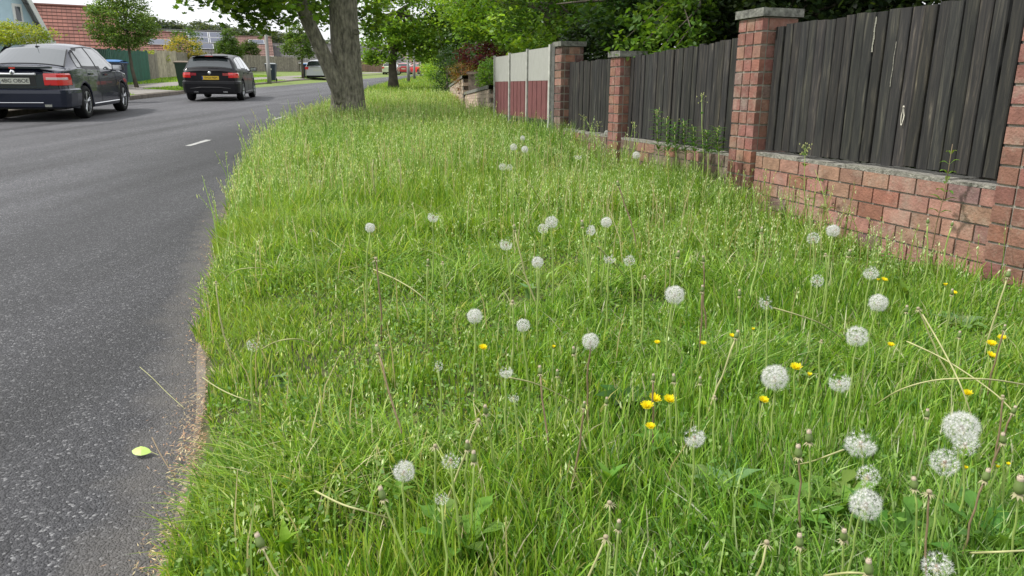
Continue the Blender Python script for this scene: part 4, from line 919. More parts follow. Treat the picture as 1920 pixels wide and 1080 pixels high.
# right side shrubs
Vg = V
shrub('dark purple leaved shrub behind the sandy low wall', 900, 110, 19.0, (.58,.5,.36), [(.085,.018,.032),(.06,.012,.025),(.11,.03,.04)], 90, .06, fn=Vg, cr_=.08)
shrub('orange red tinted shrub spilling over the sandy low wall', 872, 138, 18.6, (.42,.35,.30), [(.32,.13,.06),(.26,.16,.06),(.20,.20,.05)], 70, .06, fn=Vg, cr_=.07, shape='needle')
shrub('bright green bush between the sandy wall and the white fence', 917, 143, 16.2, (.24,.5,.38), [(.08,.18,.025),(.12,.23,.03)], 90, .05, fn=Vg, cr_=.07)
shrub('dark green clipped hedge at the far end of the sandy wall', 838, 140, 27, (.42,1.4,.95), [(.03,.07,.018),(.04,.085,.02)], 130, .07, 'hedge', 'hedge', fn=Vg, cr_=.1)
shrub('light green hedge far along the verge beyond the dark clipped hedge', 818, 128, 44, (.7,3,.8), LIME, 110, .11, 'hedge', 'hedge', fn=Vg, cr_=.14, extra=((806,132,56,(.6,3,.6),50),))
# garden trees behind the fences
def gtree(label, bx, by, blobs, size, pal, shape='oval', tr=.14, limbs=10, droop=0, up=.5):
    z = float(V(bx, by)); c = np.array(blobs[0][0])
    return tree('garden_tree', label, 'tree', (bx, by, z), [(bx,by,z-.1),(bx,by,z+1.0),(bx*.6+c[0]*.4,by*.6+c[1]*.4,z+1.8),tuple(c*[1,1,.95])], blobs, size, pal, 'garden trees overhanging the fences', shape, tr=tr, limbs=limbs, droop=droop, leaf_up=up)
gtree('garden tree with bright yellow green leaves above the purple shrub', 1.2, 20, [(A(930,35,20),(1.3,1.3,.85),110,34,.17),(A(990,50,18),(.9,1,.55),80,34,.15),(A(900,50,20),(.55,.8,.3),36,30,.12),(A(960,-70,20),(2.4,2,1.6),150,32,.25),(A(880,-20,21),(1.3,1.3,1.1),80,32,.2),(A(1030,100,14.5),(.65,.6,.3),34,34,.1)], .11, LIME)
gtree('large dark garden tree closing the view far behind the white fence', 2.5, 32, [(A(960,70,31),(2.6,2,1.6),200,34,.25),(A(880,40,33),(1.5,1.5,1.2),90,34,.25),(A(1060,40,30),(2.2,2,1.6),150,34,.25),(A(940,125,28),(1.9,1.2,.8),150,34,.2)], .2, DRK+[(.09,.17,.03)], tr=.2)
gtree('garden tree with dark spreading limbs above the brick pier by the white fence', 2.6, 13.5, [(A(1030,20,13.5),(1.0,1.1,.55),90,30,.14),(A(1110,60,12.5),(.8,.8,.38),70,30,.12),(A(1150,10,12.5),(1.1,1.1,.7),90,30,.15),(A(1090,-150,13),(2.4,2,1.4),190,32,.26),(A(1180,85,12),(.6,.6,.28),40,28,.11)], .085, GRN+[(.15,.25,.03)], tr=.2)
gtree('garden tree with large dark leaves behind the second brick pier', 3.1, 9.2, [(A(1255,35,8.6),(.72,.7,.42),95,30,.13),(A(1180,20,8.8),(.45,.6,.35),50,26,.12),(A(1340,50,8.3),(.55,.6,.35),60,28,.11),(A(1280,-110,8.8),(1.7,1.6,.8),170,32,.22),(A(1350,-10,8.8),(.9,.8,.5),80,28,.14)], .085, [(.028,.068,.016),(.02,.05,.014),(.045,.10,.02)], 'oval', tr=.14, droop=1)
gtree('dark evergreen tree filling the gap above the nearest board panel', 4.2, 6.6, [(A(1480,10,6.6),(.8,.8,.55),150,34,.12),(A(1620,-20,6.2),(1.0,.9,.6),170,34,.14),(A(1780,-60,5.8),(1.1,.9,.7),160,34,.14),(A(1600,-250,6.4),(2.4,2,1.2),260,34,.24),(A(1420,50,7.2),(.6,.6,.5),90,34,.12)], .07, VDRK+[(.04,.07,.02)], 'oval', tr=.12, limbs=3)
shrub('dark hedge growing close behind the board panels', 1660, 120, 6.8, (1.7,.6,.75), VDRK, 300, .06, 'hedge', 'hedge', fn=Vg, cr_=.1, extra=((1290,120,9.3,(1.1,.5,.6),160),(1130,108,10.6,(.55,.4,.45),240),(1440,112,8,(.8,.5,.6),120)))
# leafy branch hanging over the fence, a bough of the tree behind
b = np.array([1.75, 6.9, 1.75]); r = empty('overhanging_branch', b, label='leafy green bough drooping over the board panel beside the second brick pier', cat='branch')
bl = []; m = MB()
for px, py, Y in ((1165,78,6.6),(1200,88,6.4),(1235,100,6.2),(1262,96,6.1),(1290,80,6.3),(1215,60,6.7),(1250,60,6.7),(1190,100,6.35),(1180,40,7),(1320,70,6.6)):
    e = A(px, py, Y)-b; pth = limb_path(np.array([.15,.3,.45]), e, 6, .06); m.tube(pth, list(np.linspace(.012,.003,6)), 5)
    for t in (2,3,4,5): bl.append((pth[t], (.08,.08,.06), 5, 12, .05))
m.build('twigs', M_bark2, r, smooth=True); leafcloud('foliage', bl, .062, [(.11,.22,.03),(.15,.27,.035),(.08,.17,.025)], r, 'oval', .4, droop=1.5)
# far wood
bl = []
for px in np.linspace(225, 960, 46):
    Y = 215+rng.uniform(-10, 20); top = np.interp(px, [225,300,330,400,470,540,700,960], [52,38,44,50,60,66,90,112])+rng.uniform(-3, 3); c = A(px, top+12, Y); bl.append((c, (3.4,3,rng.uniform(1.8,2.6)), 44, 18, .7)); bl.append((c-np.array([0,0,3]), (3.6,3,2.6), 40, 18, .8))
wd = leafcloud('distant_wood', bl, .85, [(.10,.135,.09),(.085,.115,.08),(.115,.15,.095)], None, 'oval', .6); tag(wd, 'dark band of distant woodland above the roofs', 'woodland', kind='stuff')  # distance haze is painted into the pale grey-green leaf colours
# sandy low wall with a pier
lw = empty('low_garden_wall', (-.6, 15, float(V(-.6, 15))), label='low sandy brick wall with one square pier beyond the white fence', cat='wall')
M_sand = pm('sandy_brick', (.42,.33,.26), .9, bump=.3, var=.2, vscale=9, attr=True)
B0 = Vector(lw.location)
for (p0, p1, h0, h1) in (((-.30,12.9),(-1.02,17.6),.60,.33),((-1.08,17.9),(-1.9,24),.70,.33)):
    m = MB(); n = 22
    for c_ in range(8):
        for i in range(n):
            t0, t1 = (i+.5*(c_ % 2))/n, (i+.5*(c_ % 2)+.94)/n
            if t1 > 1: continue
            xa, ya = p0[0]+(p1[0]-p0[0])*t0, p0[1]+(p1[1]-p0[1])*t0; xb, yb = p0[0]+(p1[0]-p0[0])*t1, p0[1]+(p1[1]-p0[1])*t1
            h = h0+(h1-h0)*(t0+t1)/2; g = float(V(xa, ya)); s = random.uniform(.8,1.2); hh = h/8
            d = Vector((xb-xa, yb-ya, 0)); nn = Vector((-d.y, d.x, 0)).normalized()*.1
            Z0, Z1 = g+hh*c_, g+hh*(c_+.93); q = [Vector((xa,ya,0))-nn*-1, Vector((xb,yb,0))+nn, Vector((xb,yb,0))-nn, Vector((xa,ya,0))-nn]
            for k in range(4):
                a_, b_ = q[k], q[(k+1)%4]; m.face([Vector((a_.x,a_.y,Z0))-B0, Vector((b_.x,b_.y,Z0))-B0, Vector((b_.x,b_.y,Z1))-B0, Vector((a_.x,a_.y,Z1))-B0], None, (s,s,s))
    m.build('brickwork', M_sand, lw)
    m = MB(); d = Vector((p1[0]-p0[0], p1[1]-p0[1], 0)); nn = Vector((-d.y, d.x, 0)).normalized()
    for off, e in ((.085,.0),(.12,.06)):
        P = []
        for t in np.linspace(0,1,8):
            q = Vector((p0[0],p0[1],0))+d*t; g = float(V(q.x,q.y)); h = h0+(h1-h0)*t; zt_ = g+h+(e if e else -.01); zb2 = g+h if e else g-.1
            P.append([q+nn*off+Vector((0,0,zb2))-B0, q+nn*off+Vector((0,0,zt_))-B0, q-nn*off+Vector((0,0,zt_))-B0, q-nn*off+Vector((0,0,zb2))-B0])
        m.grid(P)
    m.build('coping', M_cope, lw)
q = A(892, 165, 17.75); m = MB(); g = float(V(q[0], 17.75)); m.box((q[0]-B0.x, 17.75-B0.y, g+.39-B0.z), (.16,.16,.39)); m.box((q[0]-B0.x, 17.75-B0.y, g+.81-B0.z), (.2,.2,.03)); m.build('pier', pm('weathered_pier', (.22,.17,.14), .9, var=.4, vscale=10), lw)
# ------------------------------------------------------------------ grass
def patch(X, Y, s, seed):
    r2 = np.random.default_rng(seed); a = r2.normal(size=(7, 2))*s; p = r2.uniform(0, 6.28, 7); return np.sum(np.sin(X[:, None]*a[None, :, 0]+Y[:, None]*a[None, :, 1]+p[None]), 1)/7**.5/.707
def blades(name, X, Y, Z, h, w_, cols, lean=.5, nseg=3, mat=None):
    n = len(X); th = rng.uniform(0, 2*np.pi, n); bd = th+rng.normal(0, .9, n); ln = np.abs(rng.normal(lean, .35, n))*h*np.clip(1+.45*patch(X, Y, 4, 51), .4, 1.7); ln = np.minimum(ln, .03+.6*np.maximum(X-re_(Y), 0)); fl = rng.uniform(size=n) < .18; bd = np.where(fl, 3*patch(X, Y, 1.3, 52)+rng.normal(0, .4, n), bd)
    wd_ = np.stack([np.cos(th), np.sin(th), np.zeros(n)], 1); ld = np.stack([np.cos(bd+1.57), np.sin(bd+1.57), np.zeros(n)], 1)
    ts = {3: [0,.4,.75,1], 2: [0,.55,1], 1: [0,1]}[nseg]; wt = {3: [.8,1,.7], 2: [.9,.9], 1: [1]}[nseg]; B_ = np.stack([X, Y, Z], 1); V_ = []
    for i, t in enumerate(ts):
        c = B_+ld*(ln*t**2)[:, None]+np.array([0,0,1])*(h*(t-.22*np.minimum(ln/h, 1.6)*t*t))[:, None]
        if i < len(ts)-1: V_ += [c-wd_*(w_*wt[i]*.5)[:, None], c+wd_*(w_*wt[i]*.5)[:, None]]
        else: V_.append(c)
    k = len(V_); v = np.stack(V_, 1).reshape(-1, 3); o = (np.arange(n)*k)[:, None]
    pat = []; sz = []
    for s in range(nseg-1): pat += [2*s, 2*s+1, 2*s+3, 2*s+2]; sz.append(4)
    pat += [k-3, k-2, k-1]; sz.append(3)
    return npmesh(name, v, (o+np.array(pat)[None]).ravel(), np.tile(sz, n), np.repeat(cols, k, 0), mat or M_grass)
GP = np.array([(.18,.34,.034),(.255,.425,.045),(.09,.21,.028),(.32,.47,.07),(.44,.53,.17),(.60,.56,.34)]); GW = np.array([.23,.24,.19,.18,.10,.06])
def sample(y0, y1, dens, clipx=True, ymax_e=0):
    A_ = (y1-y0)*8; n = int(A_*dens); Y = rng.uniform(y0, y1, n); X = rng.uniform(-1, 1, n)*4-0+np.interp(Y, [0,5,10,20,40,110],[0,-.3,-2,-3,-5,-8])
    ok = (X > re_(Y)+.075+.04*np.clip((2.5-Y)/1.2, 0, 1)+.035*np.sin(Y*7)*np.sin(Y*2.9+1)) & ~((Y > 14.4) & (Y < 17.3) & (X > xm_(Y)-.9)) & (X < xm_(Y)+.0)
    fx = 1.42-.298*(Y-4.46)
    ok &= (Y > 10) | (X < fx+.02)
    if clipx: ok &= (np.abs(X) < .80*Y+.35)
    return X[ok], Y[ok]
def gcols(X, Y):
    n = len(X); pa = patch(X, Y, 2.2, 1)+.7*patch(X, Y, 7, 31); c = GP[rng.choice(6, n, p=GW/GW.sum())]*rng.uniform(.65, 1.35, (n, 1))
    dry = np.clip(pa*.5, 0, 1)[:, None]*.4; c = c*(1-dry)+np.array([.33,.46,.09])*dry
    cool = np.clip(-patch(X, Y, 1.7, 4)*.6, 0, 1)[:, None]*.55; return c*(1-cool)+c*np.array([.62,.85,1.1])*cool
def joinstuff(objs, name, label, cat):
    with bpy.context.temp_override(active_object=objs[0], selected_editable_objects=objs, selected_objects=objs): bpy.ops.object.join()
    objs[0].name = name; tag(objs[0], label, cat, kind='stuff'); return objs[0]
parts = []
for y0, y1, dens, hm, wm, ns in ((.62,1.5,27000,.052,.0034,3),(1.5,2.6,18000,.058,.0038,3),(2.6,4.2,10000,.078,.0046,3),(4.2,6.5,5600,.12,.0054,2),(6.5,10,3200,.17,.0068,2),(10,14.5,2000,.17,.008,2),(14.5,24,850,.15,.013,1),(24,45,260,.11,.024,1),(45,90,55,.10,.05,1)):
    X, Y = sample(y0, y1, dens); n = len(X)
    pa = patch(X, Y, 3.0, 2); pb = patch(X, Y, 11, 41); hh = hm*np.exp(rng.normal(0, .36, n))*(1+.28*pa+.22*pb)
    edge = np.clip((X-re_(Y))/.35, .0, 1); hh *= .7+.3*edge
    nearf = np.clip(1-(1.42-.298*(Y-4.46)-X)/.5, 0, 1); hh *= 1+.95*nearf*(Y < 10)*np.clip((Y-3.2)/1.5, 0, 1)+.6*nearf*(Y < 10)*(Y > 4.7)
    hh = np.clip(hh, .02, hm*(2.3+.8*nearf*(Y < 10)*(Y > 4.6)))
    parts.append(link('g', blades('grass', X, Y, V(X, Y)-.01, hh, wm*rng.uniform(.6, 1.4, n), gcols(X, Y), nseg=ns, lean=.55)))
joinstuff(parts, 'grass', 'long unmown bright green grass covering the whole verge', 'grass')
# far verge short grass
parts = []
for y0, y1, dens in ((12,30,420),(30,60,130)):
    n = int((y1-y0)*6*dens); Y = rng.uniform(y0, y1, n); X = le_(Y)-.18-rng.uniform(0, 6, n); d = le_(Y)-X; ok = ~((d > 1.45) & (d < 3.05)) & (X > -17.2-(Y-30).clip(0)*.2)
    for a, b_ in ((24.5,28.5),(36.5,40),(50,56),(63,67)): ok &= ~((Y > a) & (Y < b_) & (d < 1.6))
    X, Y = X[ok], Y[ok]; n = len(X); parts.append(link('g', blades('lawn', X, Y, LH(X, Y)-.01, rng.uniform(.04, .09, n), np.full(n, .02 if y0 < 20 else .035), GP[rng.choice(4, n)]*rng.uniform(.9,1.4,(n,1)), nseg=1)))
joinstuff(parts, 'mown_grass', 'short mown grass on the far verge beyond the road', 'grass')
# flowering grass stems with pale seed heads
def seedstems(spec):
    V_ = []; Fl = []; Sz = []; Cc = []; off = 0
    for y0, y1, dens, hm, sp in spec:
        X, Y = sample(y0, y1, dens)
        wgt = np.clip(.25+1.0*np.clip(1-(X-re_(Y))/.6, 0, 1)*(Y > 2.2)+.9*np.clip(1-(1.42-.298*(Y-4.46)-X)/.7, 0, 1)*(Y > 2.5)+.55*(patch(X, Y, 1.6, 9)+.3)+.6*(Y > 5.5), 0.03, 1); k = rng.uniform(size=len(X)) < wgt; X, Y = X[k], Y[k]
        n = len(X); Z = V(X, Y); h = hm*np.exp(rng.normal(0, .22, n)); az = rng.uniform(0, 6.28, n); ln = h*np.abs(rng.normal(.12, .18, n))
        P0 = np.stack([X, Y, Z], 1); ld = np.stack([np.cos(az), np.sin(az), np.zeros(n)], 1)
        pt = lambda t: P0+ld*(ln*t*t)[:, None]+np.array([0,0,1])*(h*t)[:, None]
        sw = .0011+.00022*Y; sd = np.stack([np.ones(n), np.zeros(n), np.zeros(n)], 1)*sw[:, None]
        c0 = np.array([.30,.49,.12])*rng.uniform(.7, 1.3, (n, 1)); tan = rng.uniform(size=n) < .2; c0[tan] = np.array([.60,.54,.32])
        a, b_, c = pt(0), pt(.55), pt(1.0)
        v = np.stack([a-sd, a+sd, b_-sd, b_+sd, c-sd*.5, c+sd*.5], 1).reshape(-1, 3); o = (np.arange(n)*6)[:, None]+off
        V_.append(v); Fl.append((o+np.array([0,1,3,2,2,3,5,4])).ravel()); Sz.append(np.full(2*n, 4)); Cc.append(np.repeat(c0, 6, 0)); off += 6*n
        ns = sp; N = n*ns; idx = np.repeat(np.arange(n), ns); t = rng.uniform(.62, 1.02, N); q = P0[idx]+ld[idx]*(ln[idx]*t*t)[:, None]+np.array([0,0,1])*(h[idx]*t)[:, None]
        spread = (.03*(1.15-t)+.003); q = q+rng.normal(size=(N, 3))*spread[:, None]*np.array([1,1,.5])*.6
        s = (.0025+.00040*Y[idx])*rng.uniform(.6, 1.4, N); u = rng.normal(size=(N, 3)); u /= np.linalg.norm(u, axis=1)[:, None]; up = np.array([0,0,1.])+rng.normal(size=(N,3))*.4
        v = np.stack([q-up*s[:, None]*1.3, q+u*s[:, None]*.6, q+up*s[:, None]*1.3, q-u*s[:, None]*.6], 1).reshape(-1, 3); o = (np.arange(N)*4)[:, None]+off
        cc = np.array([.66,.78,.42])*rng.uniform(.65, 1.25, (N, 1)); V_.append(v); Fl.append((o+np.arange(4)).ravel()); Sz.append(np.full(N, 4)); Cc.append(np.repeat(cc, 4, 0)); off += 4*N
    return npmesh('seeds', np.concatenate(V_), np.concatenate(Fl), np.concatenate(Sz), np.concatenate(Cc), M_grass)
o = link('flowering_grass', seedstems(((.9,2.2,75,.14,11),(2.2,3.5,170,.17,11),(3.5,5.5,290,.23,11),(5.5,9,250,.30,9),(9,14.5,170,.27,8),(14.5,24,60,.22,7)))); tag(o, 'pale flowering grass heads rising above the green blades', 'grass', kind='stuff')
# clover and small weed leaves low in the sward
X, Y = sample(.65, 5.0, 5200); k = patch(X, Y, 3.5, 12)+.5*patch(X, Y, 9, 13) > -.6; X, Y = X[k], Y[k]; n = len(X)
o = link('ground_cover', leafmesh('ground_cover', np.stack([X, Y, V(X, Y)+rng.uniform(.02, .075, n)], 1), np.array([(.18,.34,.055),(.30,.44,.14),(.12,.25,.05)])[rng.integers(0,3,n)]*rng.uniform(.8,1.2,(n,1)), rng.uniform(.005,.015,n), 'oval', .4, M_leaf)); tag(o, 'small round clover and weed leaves low among the grass', 'ground cover', kind='stuff')
# brown litter at the foot of the verge
n = 26000; Y = .9+rng.uniform(0, 1, n)**1.7*8; X = re_(Y)+.125-np.abs(rng.normal(0, .05, n))+.012*np.sin(Y*6); lc = np.array([(.44,.25,.14),(.50,.33,.20),(.32,.26,.16),(.56,.47,.28)])[rng.integers(0,4,n)]*rng.uniform(.6,1.2,(n,1))
k = rng.uniform(size=n) < np.clip(.75+.3*patch(X, Y, 9, 22), .3, 1); X, Y, lc = X[k], Y[k], lc[k]; n = len(X)
o = link('leaf_litter', leafmesh('litter', np.stack([X, Y, G(Y)+.006+rng.uniform(0,.014,n)+.012*(X > re_(Y)+.045)], 1), lc, rng.uniform(.005,.016,n), 'needle', 1.5, pm('litter', (1,1,1), .9, attr=True))); tag(o, 'orange brown dry litter lying along the road edge', 'leaf litter', kind='stuff')
# ------------------------------------------------------------------ dandelions
def fib(n):
    i = np.arange(n)+.5; ph = np.arccos(1-2*i/n); th = np.pi*(1+5**.5)*i; return np.stack([np.cos(th)*np.sin(ph), np.sin(th)*np.sin(ph), np.cos(ph)], 1)
def clock_mesh(nm, n, keep, seed, hairs=10, hw=.020, out=.30):
    r2 = np.random.default_rng(seed); D = fib(n); D = D[D[:, 2] > -.88]; D = D[[keep(d, r2) for d in D]]; V_ = []
    for d in D:
        a = np.cross(d, r2.normal(size=3)); a /= np.linalg.norm(a); b_ = np.cross(d, a); d2 = d+r2.normal(size=3)*.05; L_ = r2.uniform(.70, .78)
        V_ += [d2*.12-a*.006, d2*.12+a*.006, d2*L_]
        for k in range(hairs):
            t = 2*math.pi*(k+r2.uniform(-.3,.3))/hairs; e = (a*math.cos(t)+b_*math.sin(t)); tip = d2*(L_+r2.uniform(.14,.28))+e*out*r2.uniform(.7,1.1); s = np.cross(e, d)*hw; V_ += [d2*L_-s, d2*L_+s, tip]
    v = np.array(V_); return npmesh(nm, v, np.arange(len(v)), np.full(len(v)//3, 3), np.full((len(v), 3), (.84,.84,.82)), M_pap)
ragged = lambda ax, th: (lambda d, r: np.dot(d, ax)/np.linalg.norm(ax) < th or r.uniform() < .08)
CL = dict(full=[clock_mesh('seed_ball', 180, lambda d, r: r.uniform() < .96, 1, 13, .0115), clock_mesh('seed_ball', 165, lambda d, r: r.uniform() < .92, 2, 13, .0115), clock_mesh('seed_ball', 150, lambda d, r: r.uniform() < .92, 12, 13, .011)],
          sparse=[clock_mesh('seed_ball', 95, lambda d, r: r.uniform() < .75, 3, 9, .016), clock_mesh('seed_ball', 85, lambda d, r: r.uniform() < .7, 4, 9, .016)],
          ragged=[clock_mesh('seed_ball', 125, ragged((.6,-.2,.7), .2), 5, 13, .0115), clock_mesh('seed_ball', 125, ragged((-.3,-.3,.9), .2), 6, 13, .0115), clock_mesh('seed_ball', 125, ragged((-.8,-.4,.2), .2), 8, 13, .0115)],
          wisp=[clock_mesh('seed_ball', 60, ragged((.0,-.3,1), .1), 7, 8, .018), clock_mesh('seed_ball', 50, ragged((.5,.3,.6), .0), 9, 8, .018)])
m = MB(); m.lathe([(.001,-.13),(.09,-.11),(.125,-.04),(.12,.05),(.08,.11),(.001,.125)], 10)
for d in fib(40): 
    d = Vector(d); m.tube([d*.11, d*.17], [.014,.008], 3, False)
M_core = pm('seed_core', (.30,.22,.15), .8, var=.3, vscale=30); CORE = m.mesh('receptacle', M_core, True)
def bract_mesh(n, r0, r1, dz, w_=.35, seed=0):
    m = MB(); rr = random.Random(seed)
    for k in range(n):
        t = 2*math.pi*k/n+rr.uniform(-.15,.15); c, s = math.cos(t), math.sin(t); q = rr.uniform(.75,1.2)
        P = lambda r, z, w: (c*r-s*w, s*r+c*w, z)
        m.face([P(r0,0,-w_*.3), P(r0,0,w_*.3), P((r0+r1*q)/2,dz*.35,w_*.4), P((r0+r1*q)/2,dz*.35,-w_*.4)]); m.face([P((r0+r1*q)/2,dz*.35,-w_*.4), P((r0+r1*q)/2,dz*.35,w_*.4), P(r1*q,dz,0)])
    return m
M_calyx = pm('calyx_green', (.13,.19,.05), .6, var=.25, vscale=200); M_bract = pm('dry_bract', (.33,.31,.17), .8); M_tip = pm('closed_tip', (.48,.40,.30), .85, var=.25, vscale=300)
M_stem = pm('stem_green', (.28,.38,.10), .5, spec=.4, var=.2, vscale=30); M_stemb = pm('stem_brown', (.22,.16,.09), .6, var=.25, vscale=40); M_stemy = pm('stem_straw', (.38,.38,.17), .55, var=.2, vscale=30)
BR = bract_mesh(9, .1, .62, -.45, .3, 2).mesh('bracts', M_bract)
# closed (spent) head, unit = body length 1 upwards
m = MB(); m.lathe([(.001,-.02),(.20,.0),(.30,.14),(.32,.34),(.26,.58),(.20,.74),(.19,.78)], 12); CASE = m.mesh('seed_case', M_calyx, True)
m = MB(); m.lathe([(.175,.74),(.20,.86),(.19,.98),(.11,1.05),(.001,1.06)], 10)
for k in range(14):
    t = k*2.4; m.tube([(.1*math.cos(t),.1*math.sin(t),.9),(.17*math.cos(t),.17*math.sin(t),1.12)], [.03,.008], 3, False)
TIP = m.mesh('tuft', M_tip, True)
# bare receptacle head
m = MB(); m.lathe([(.001,-.02),(.14,.02),(.20,.12),(.19,.22),(.10,.30),(.001,.32)], 12); BARE = m.mesh('seed_case', pm('bare_head', (.33,.28,.18), .85, var=.3, vscale=300), True)
BRW = bract_mesh(11, .12, .75, -.30, .16, 5).mesh('bracts', M_bract)
# yellow flower
def petals(n, r0, r1, z1, w_, seed):
    m = MB(); rr = random.Random(seed)
    for k in range(n):
        t = 2*math.pi*k/n+rr.uniform(-.1,.1); c, s = math.cos(t), math.sin(t); q = rr.uniform(.85,1.1); P = lambda r, z, w: (c*r-s*w, s*r+c*w, z)
        m.face([P(r0,.05,-w_*.5), P(r0,.05,w_*.5), P(r1*.6*q,z1*.55,w_*.95), P(r1*.6*q,z1*.55,-w_*.95)]); m.face([P(r1*.6*q,z1*.55,-w_*.95), P(r1*.6*q,z1*.55,w_*.95), P(r1*q,z1*q,w_*.6), P(r1*q,z1*q,-w_*.6)])
    return m
def flower_mesh(seed, open_):
    a = MB()
    for n, r1, z1 in ((20,1.0*open_,.55/open_**.5),(17,.78*open_,.62),(13,.55*open_,.66),(9,.32,.62)):
        b_ = petals(n, .08, r1, z1, .11, seed+n); o = len(a.v); a.v += b_.v; a.f += [tuple(i+o for i in f) for f in b_.f]; a.uv += b_.uv; a.c += [(c[0]*random.uniform(.88,1), c[1]*random.uniform(.8,1), c[2], 1) for c in b_.c]
    a.c = [(.95*c[0], .86*c[1], .02, 1) for c in a.c]; return a.mesh('petals', M_petal)
FL = [flower_mesh(1, 1.0), flower_mesh(5, .95)]; FC = flower_mesh(9, .5)
m = MB(); m.lathe([(.001,-.32),(.14,-.28),(.24,-.1),(.28,.1),(.2,.2)], 10); CUP = m.mesh('calyx', M_calyx, True)

def stem_obj(parent, base, head, rad, mat, bow=0.0, az=None, sag=0, pts=None):
    """world points; returns tangent at head"""
    b0 = np.array(parent.location); az = rng.uniform(0, 6.28) if az is None else az
    if pts is None:
        L_ = np.linalg.norm(head-base); side = np.array([math.cos(az), math.sin(az), 0])*bow*L_
        pts = [base+(head-base)*t+side*math.sin(math.pi*t)+np.array([0,0,sag*L_*math.sin(math.pi*t)])+rng.normal(size=3)*L_*.006*(0 < t < 1) for t in np.linspace(0, 1, 9)]
    m = MB(); n = len(pts); m.tube([p-b0 for p in pts], list(np.linspace(rad*1.1, rad*.85, n)), 6); m.build('stem', mat, parent, smooth=True)
    t = Vector(pts[-1]-pts[-2]).normalized(); return t
def headpos(px, py, h):
    return gnd(px, py, lambda x, y: V(x, y)+h)
def orient(o, pos, t, s, blend=.5, spin=None):
    d = (t*blend+Vector((0,0,1))*(1-blend)).normalized(); q = d.to_track_quat('Z', 'Y'); sp = rng.uniform(0, 6.28) if spin is None else spin
    o.rotation_mode = 'QUATERNION'; from mathutils import Quaternion
    o.rotation_quaternion = q @ Quaternion((0,0,1), sp); o.location = pos; o.scale = (s, s, s)
GCL = 'white dandelion clocks standing in the verge'; GSP = 'spent dandelion heads standing in the verge'; GYE = 'yellow dandelion flowers in the verge'
def auto_h(py, lo, hi): return lo+(hi-lo)*np.clip((700-py)/450, 0, 1)
def ground_below(hd, dx, dy): x, y = hd[0]+dx, hd[1]+dy; return np.array([x, y, float(V(x, y))-.01])
cnt = {}
def dandelion(kind, px, py, d, label, h=None, lean=(0, 0), stem='g', v=0):
    if h is None: h = {'c': auto_h(py, .205, .36), 's': auto_h(py, .19, .36), 'b': auto_h(py, .19, .34), 'y': auto_h(py, .13, .22), 'k': auto_h(py, .13, .2)}[kind[0]]
    hd = headpos(px, py, h); dist = math.hypot(hd[1], H-hd[2]); D = d*dist/F*{'s': .66, 'b': .66}.get(kind[0], 1)
    base = ground_below(hd, lean[0]+rng.normal(0, .008), lean[1]+rng.normal(0, .012))
    name, cat, grp = {'c': ('dandelion_clock','dandelion',GCL), 's': ('spent_dandelion','dandelion',GSP), 'b': ('spent_dandelion','dandelion',GSP), 'y': ('yellow_dandelion','dandelion',GYE), 'k': ('yellow_dandelion','dandelion',GYE)}[kind[0]]
    r = empty(name, base, label=label, cat=cat, group=grp); sm = {'g': M_stem, 'b': M_stemb, 'y': M_stemy}[stem]
    rad = max(.0014, .0018*(.6+.4*dist)); 
    top = hd.copy()
    if kind[0] == 's': top = hd-np.array([0,0,D*.4])
    t = stem_obj(r, base, top, rad, sm, bow=rng.uniform(.01,.06), az=rng.uniform(0,6.28)); loc = Vector(top-np.array(r.location))
    if kind[0] == 'c':
        R = D/2*.99; k = {'cf':'full','cs':'sparse','cr':'ragged','cw':'wisp'}[kind]; L_ = CL[k]
        o = link('seed_ball', L_[v % len(L_)], r); orient(o, loc, t, R, .4); c = link('receptacle', CORE, r); orient(c, loc, t, R, .4)
        bo = link('bracts', BR, r); orient(bo, loc-t*R*.1, t, R*.55, .8)
    elif kind[0] == 's':
        o = link('seed_case', CASE, r); orient(o, loc, t, D, .75); q = link('tuft', TIP, o); bo = link('bracts', BR, r); orient(bo, loc, t, D*.75, .75)
    elif kind[0] == 'b':
        o = link('seed_case', BARE, r); orient(o, loc, t, D, .7); bo = link('bracts', BRW, r); orient(bo, loc, t, D*.8, .7)
    elif kind[0] == 'y':
        o = link('petals', FL[v % 2], r); orient(o, loc, t, D/2, .3); o.rotation_quaternion = Vector((rng.normal(0,.15), -.35, 1)).to_track_quat('Z','Y'); c = link('calyx', CUP, r); orient(c, loc, t, D/2, .3)
    else:
        o = link('petals', FC, r); orient(o, loc, t, D/2*1.2, .5); c = link('calyx', CUP, r); orient(c, loc, t, D/2*1.2, .5)
    return r
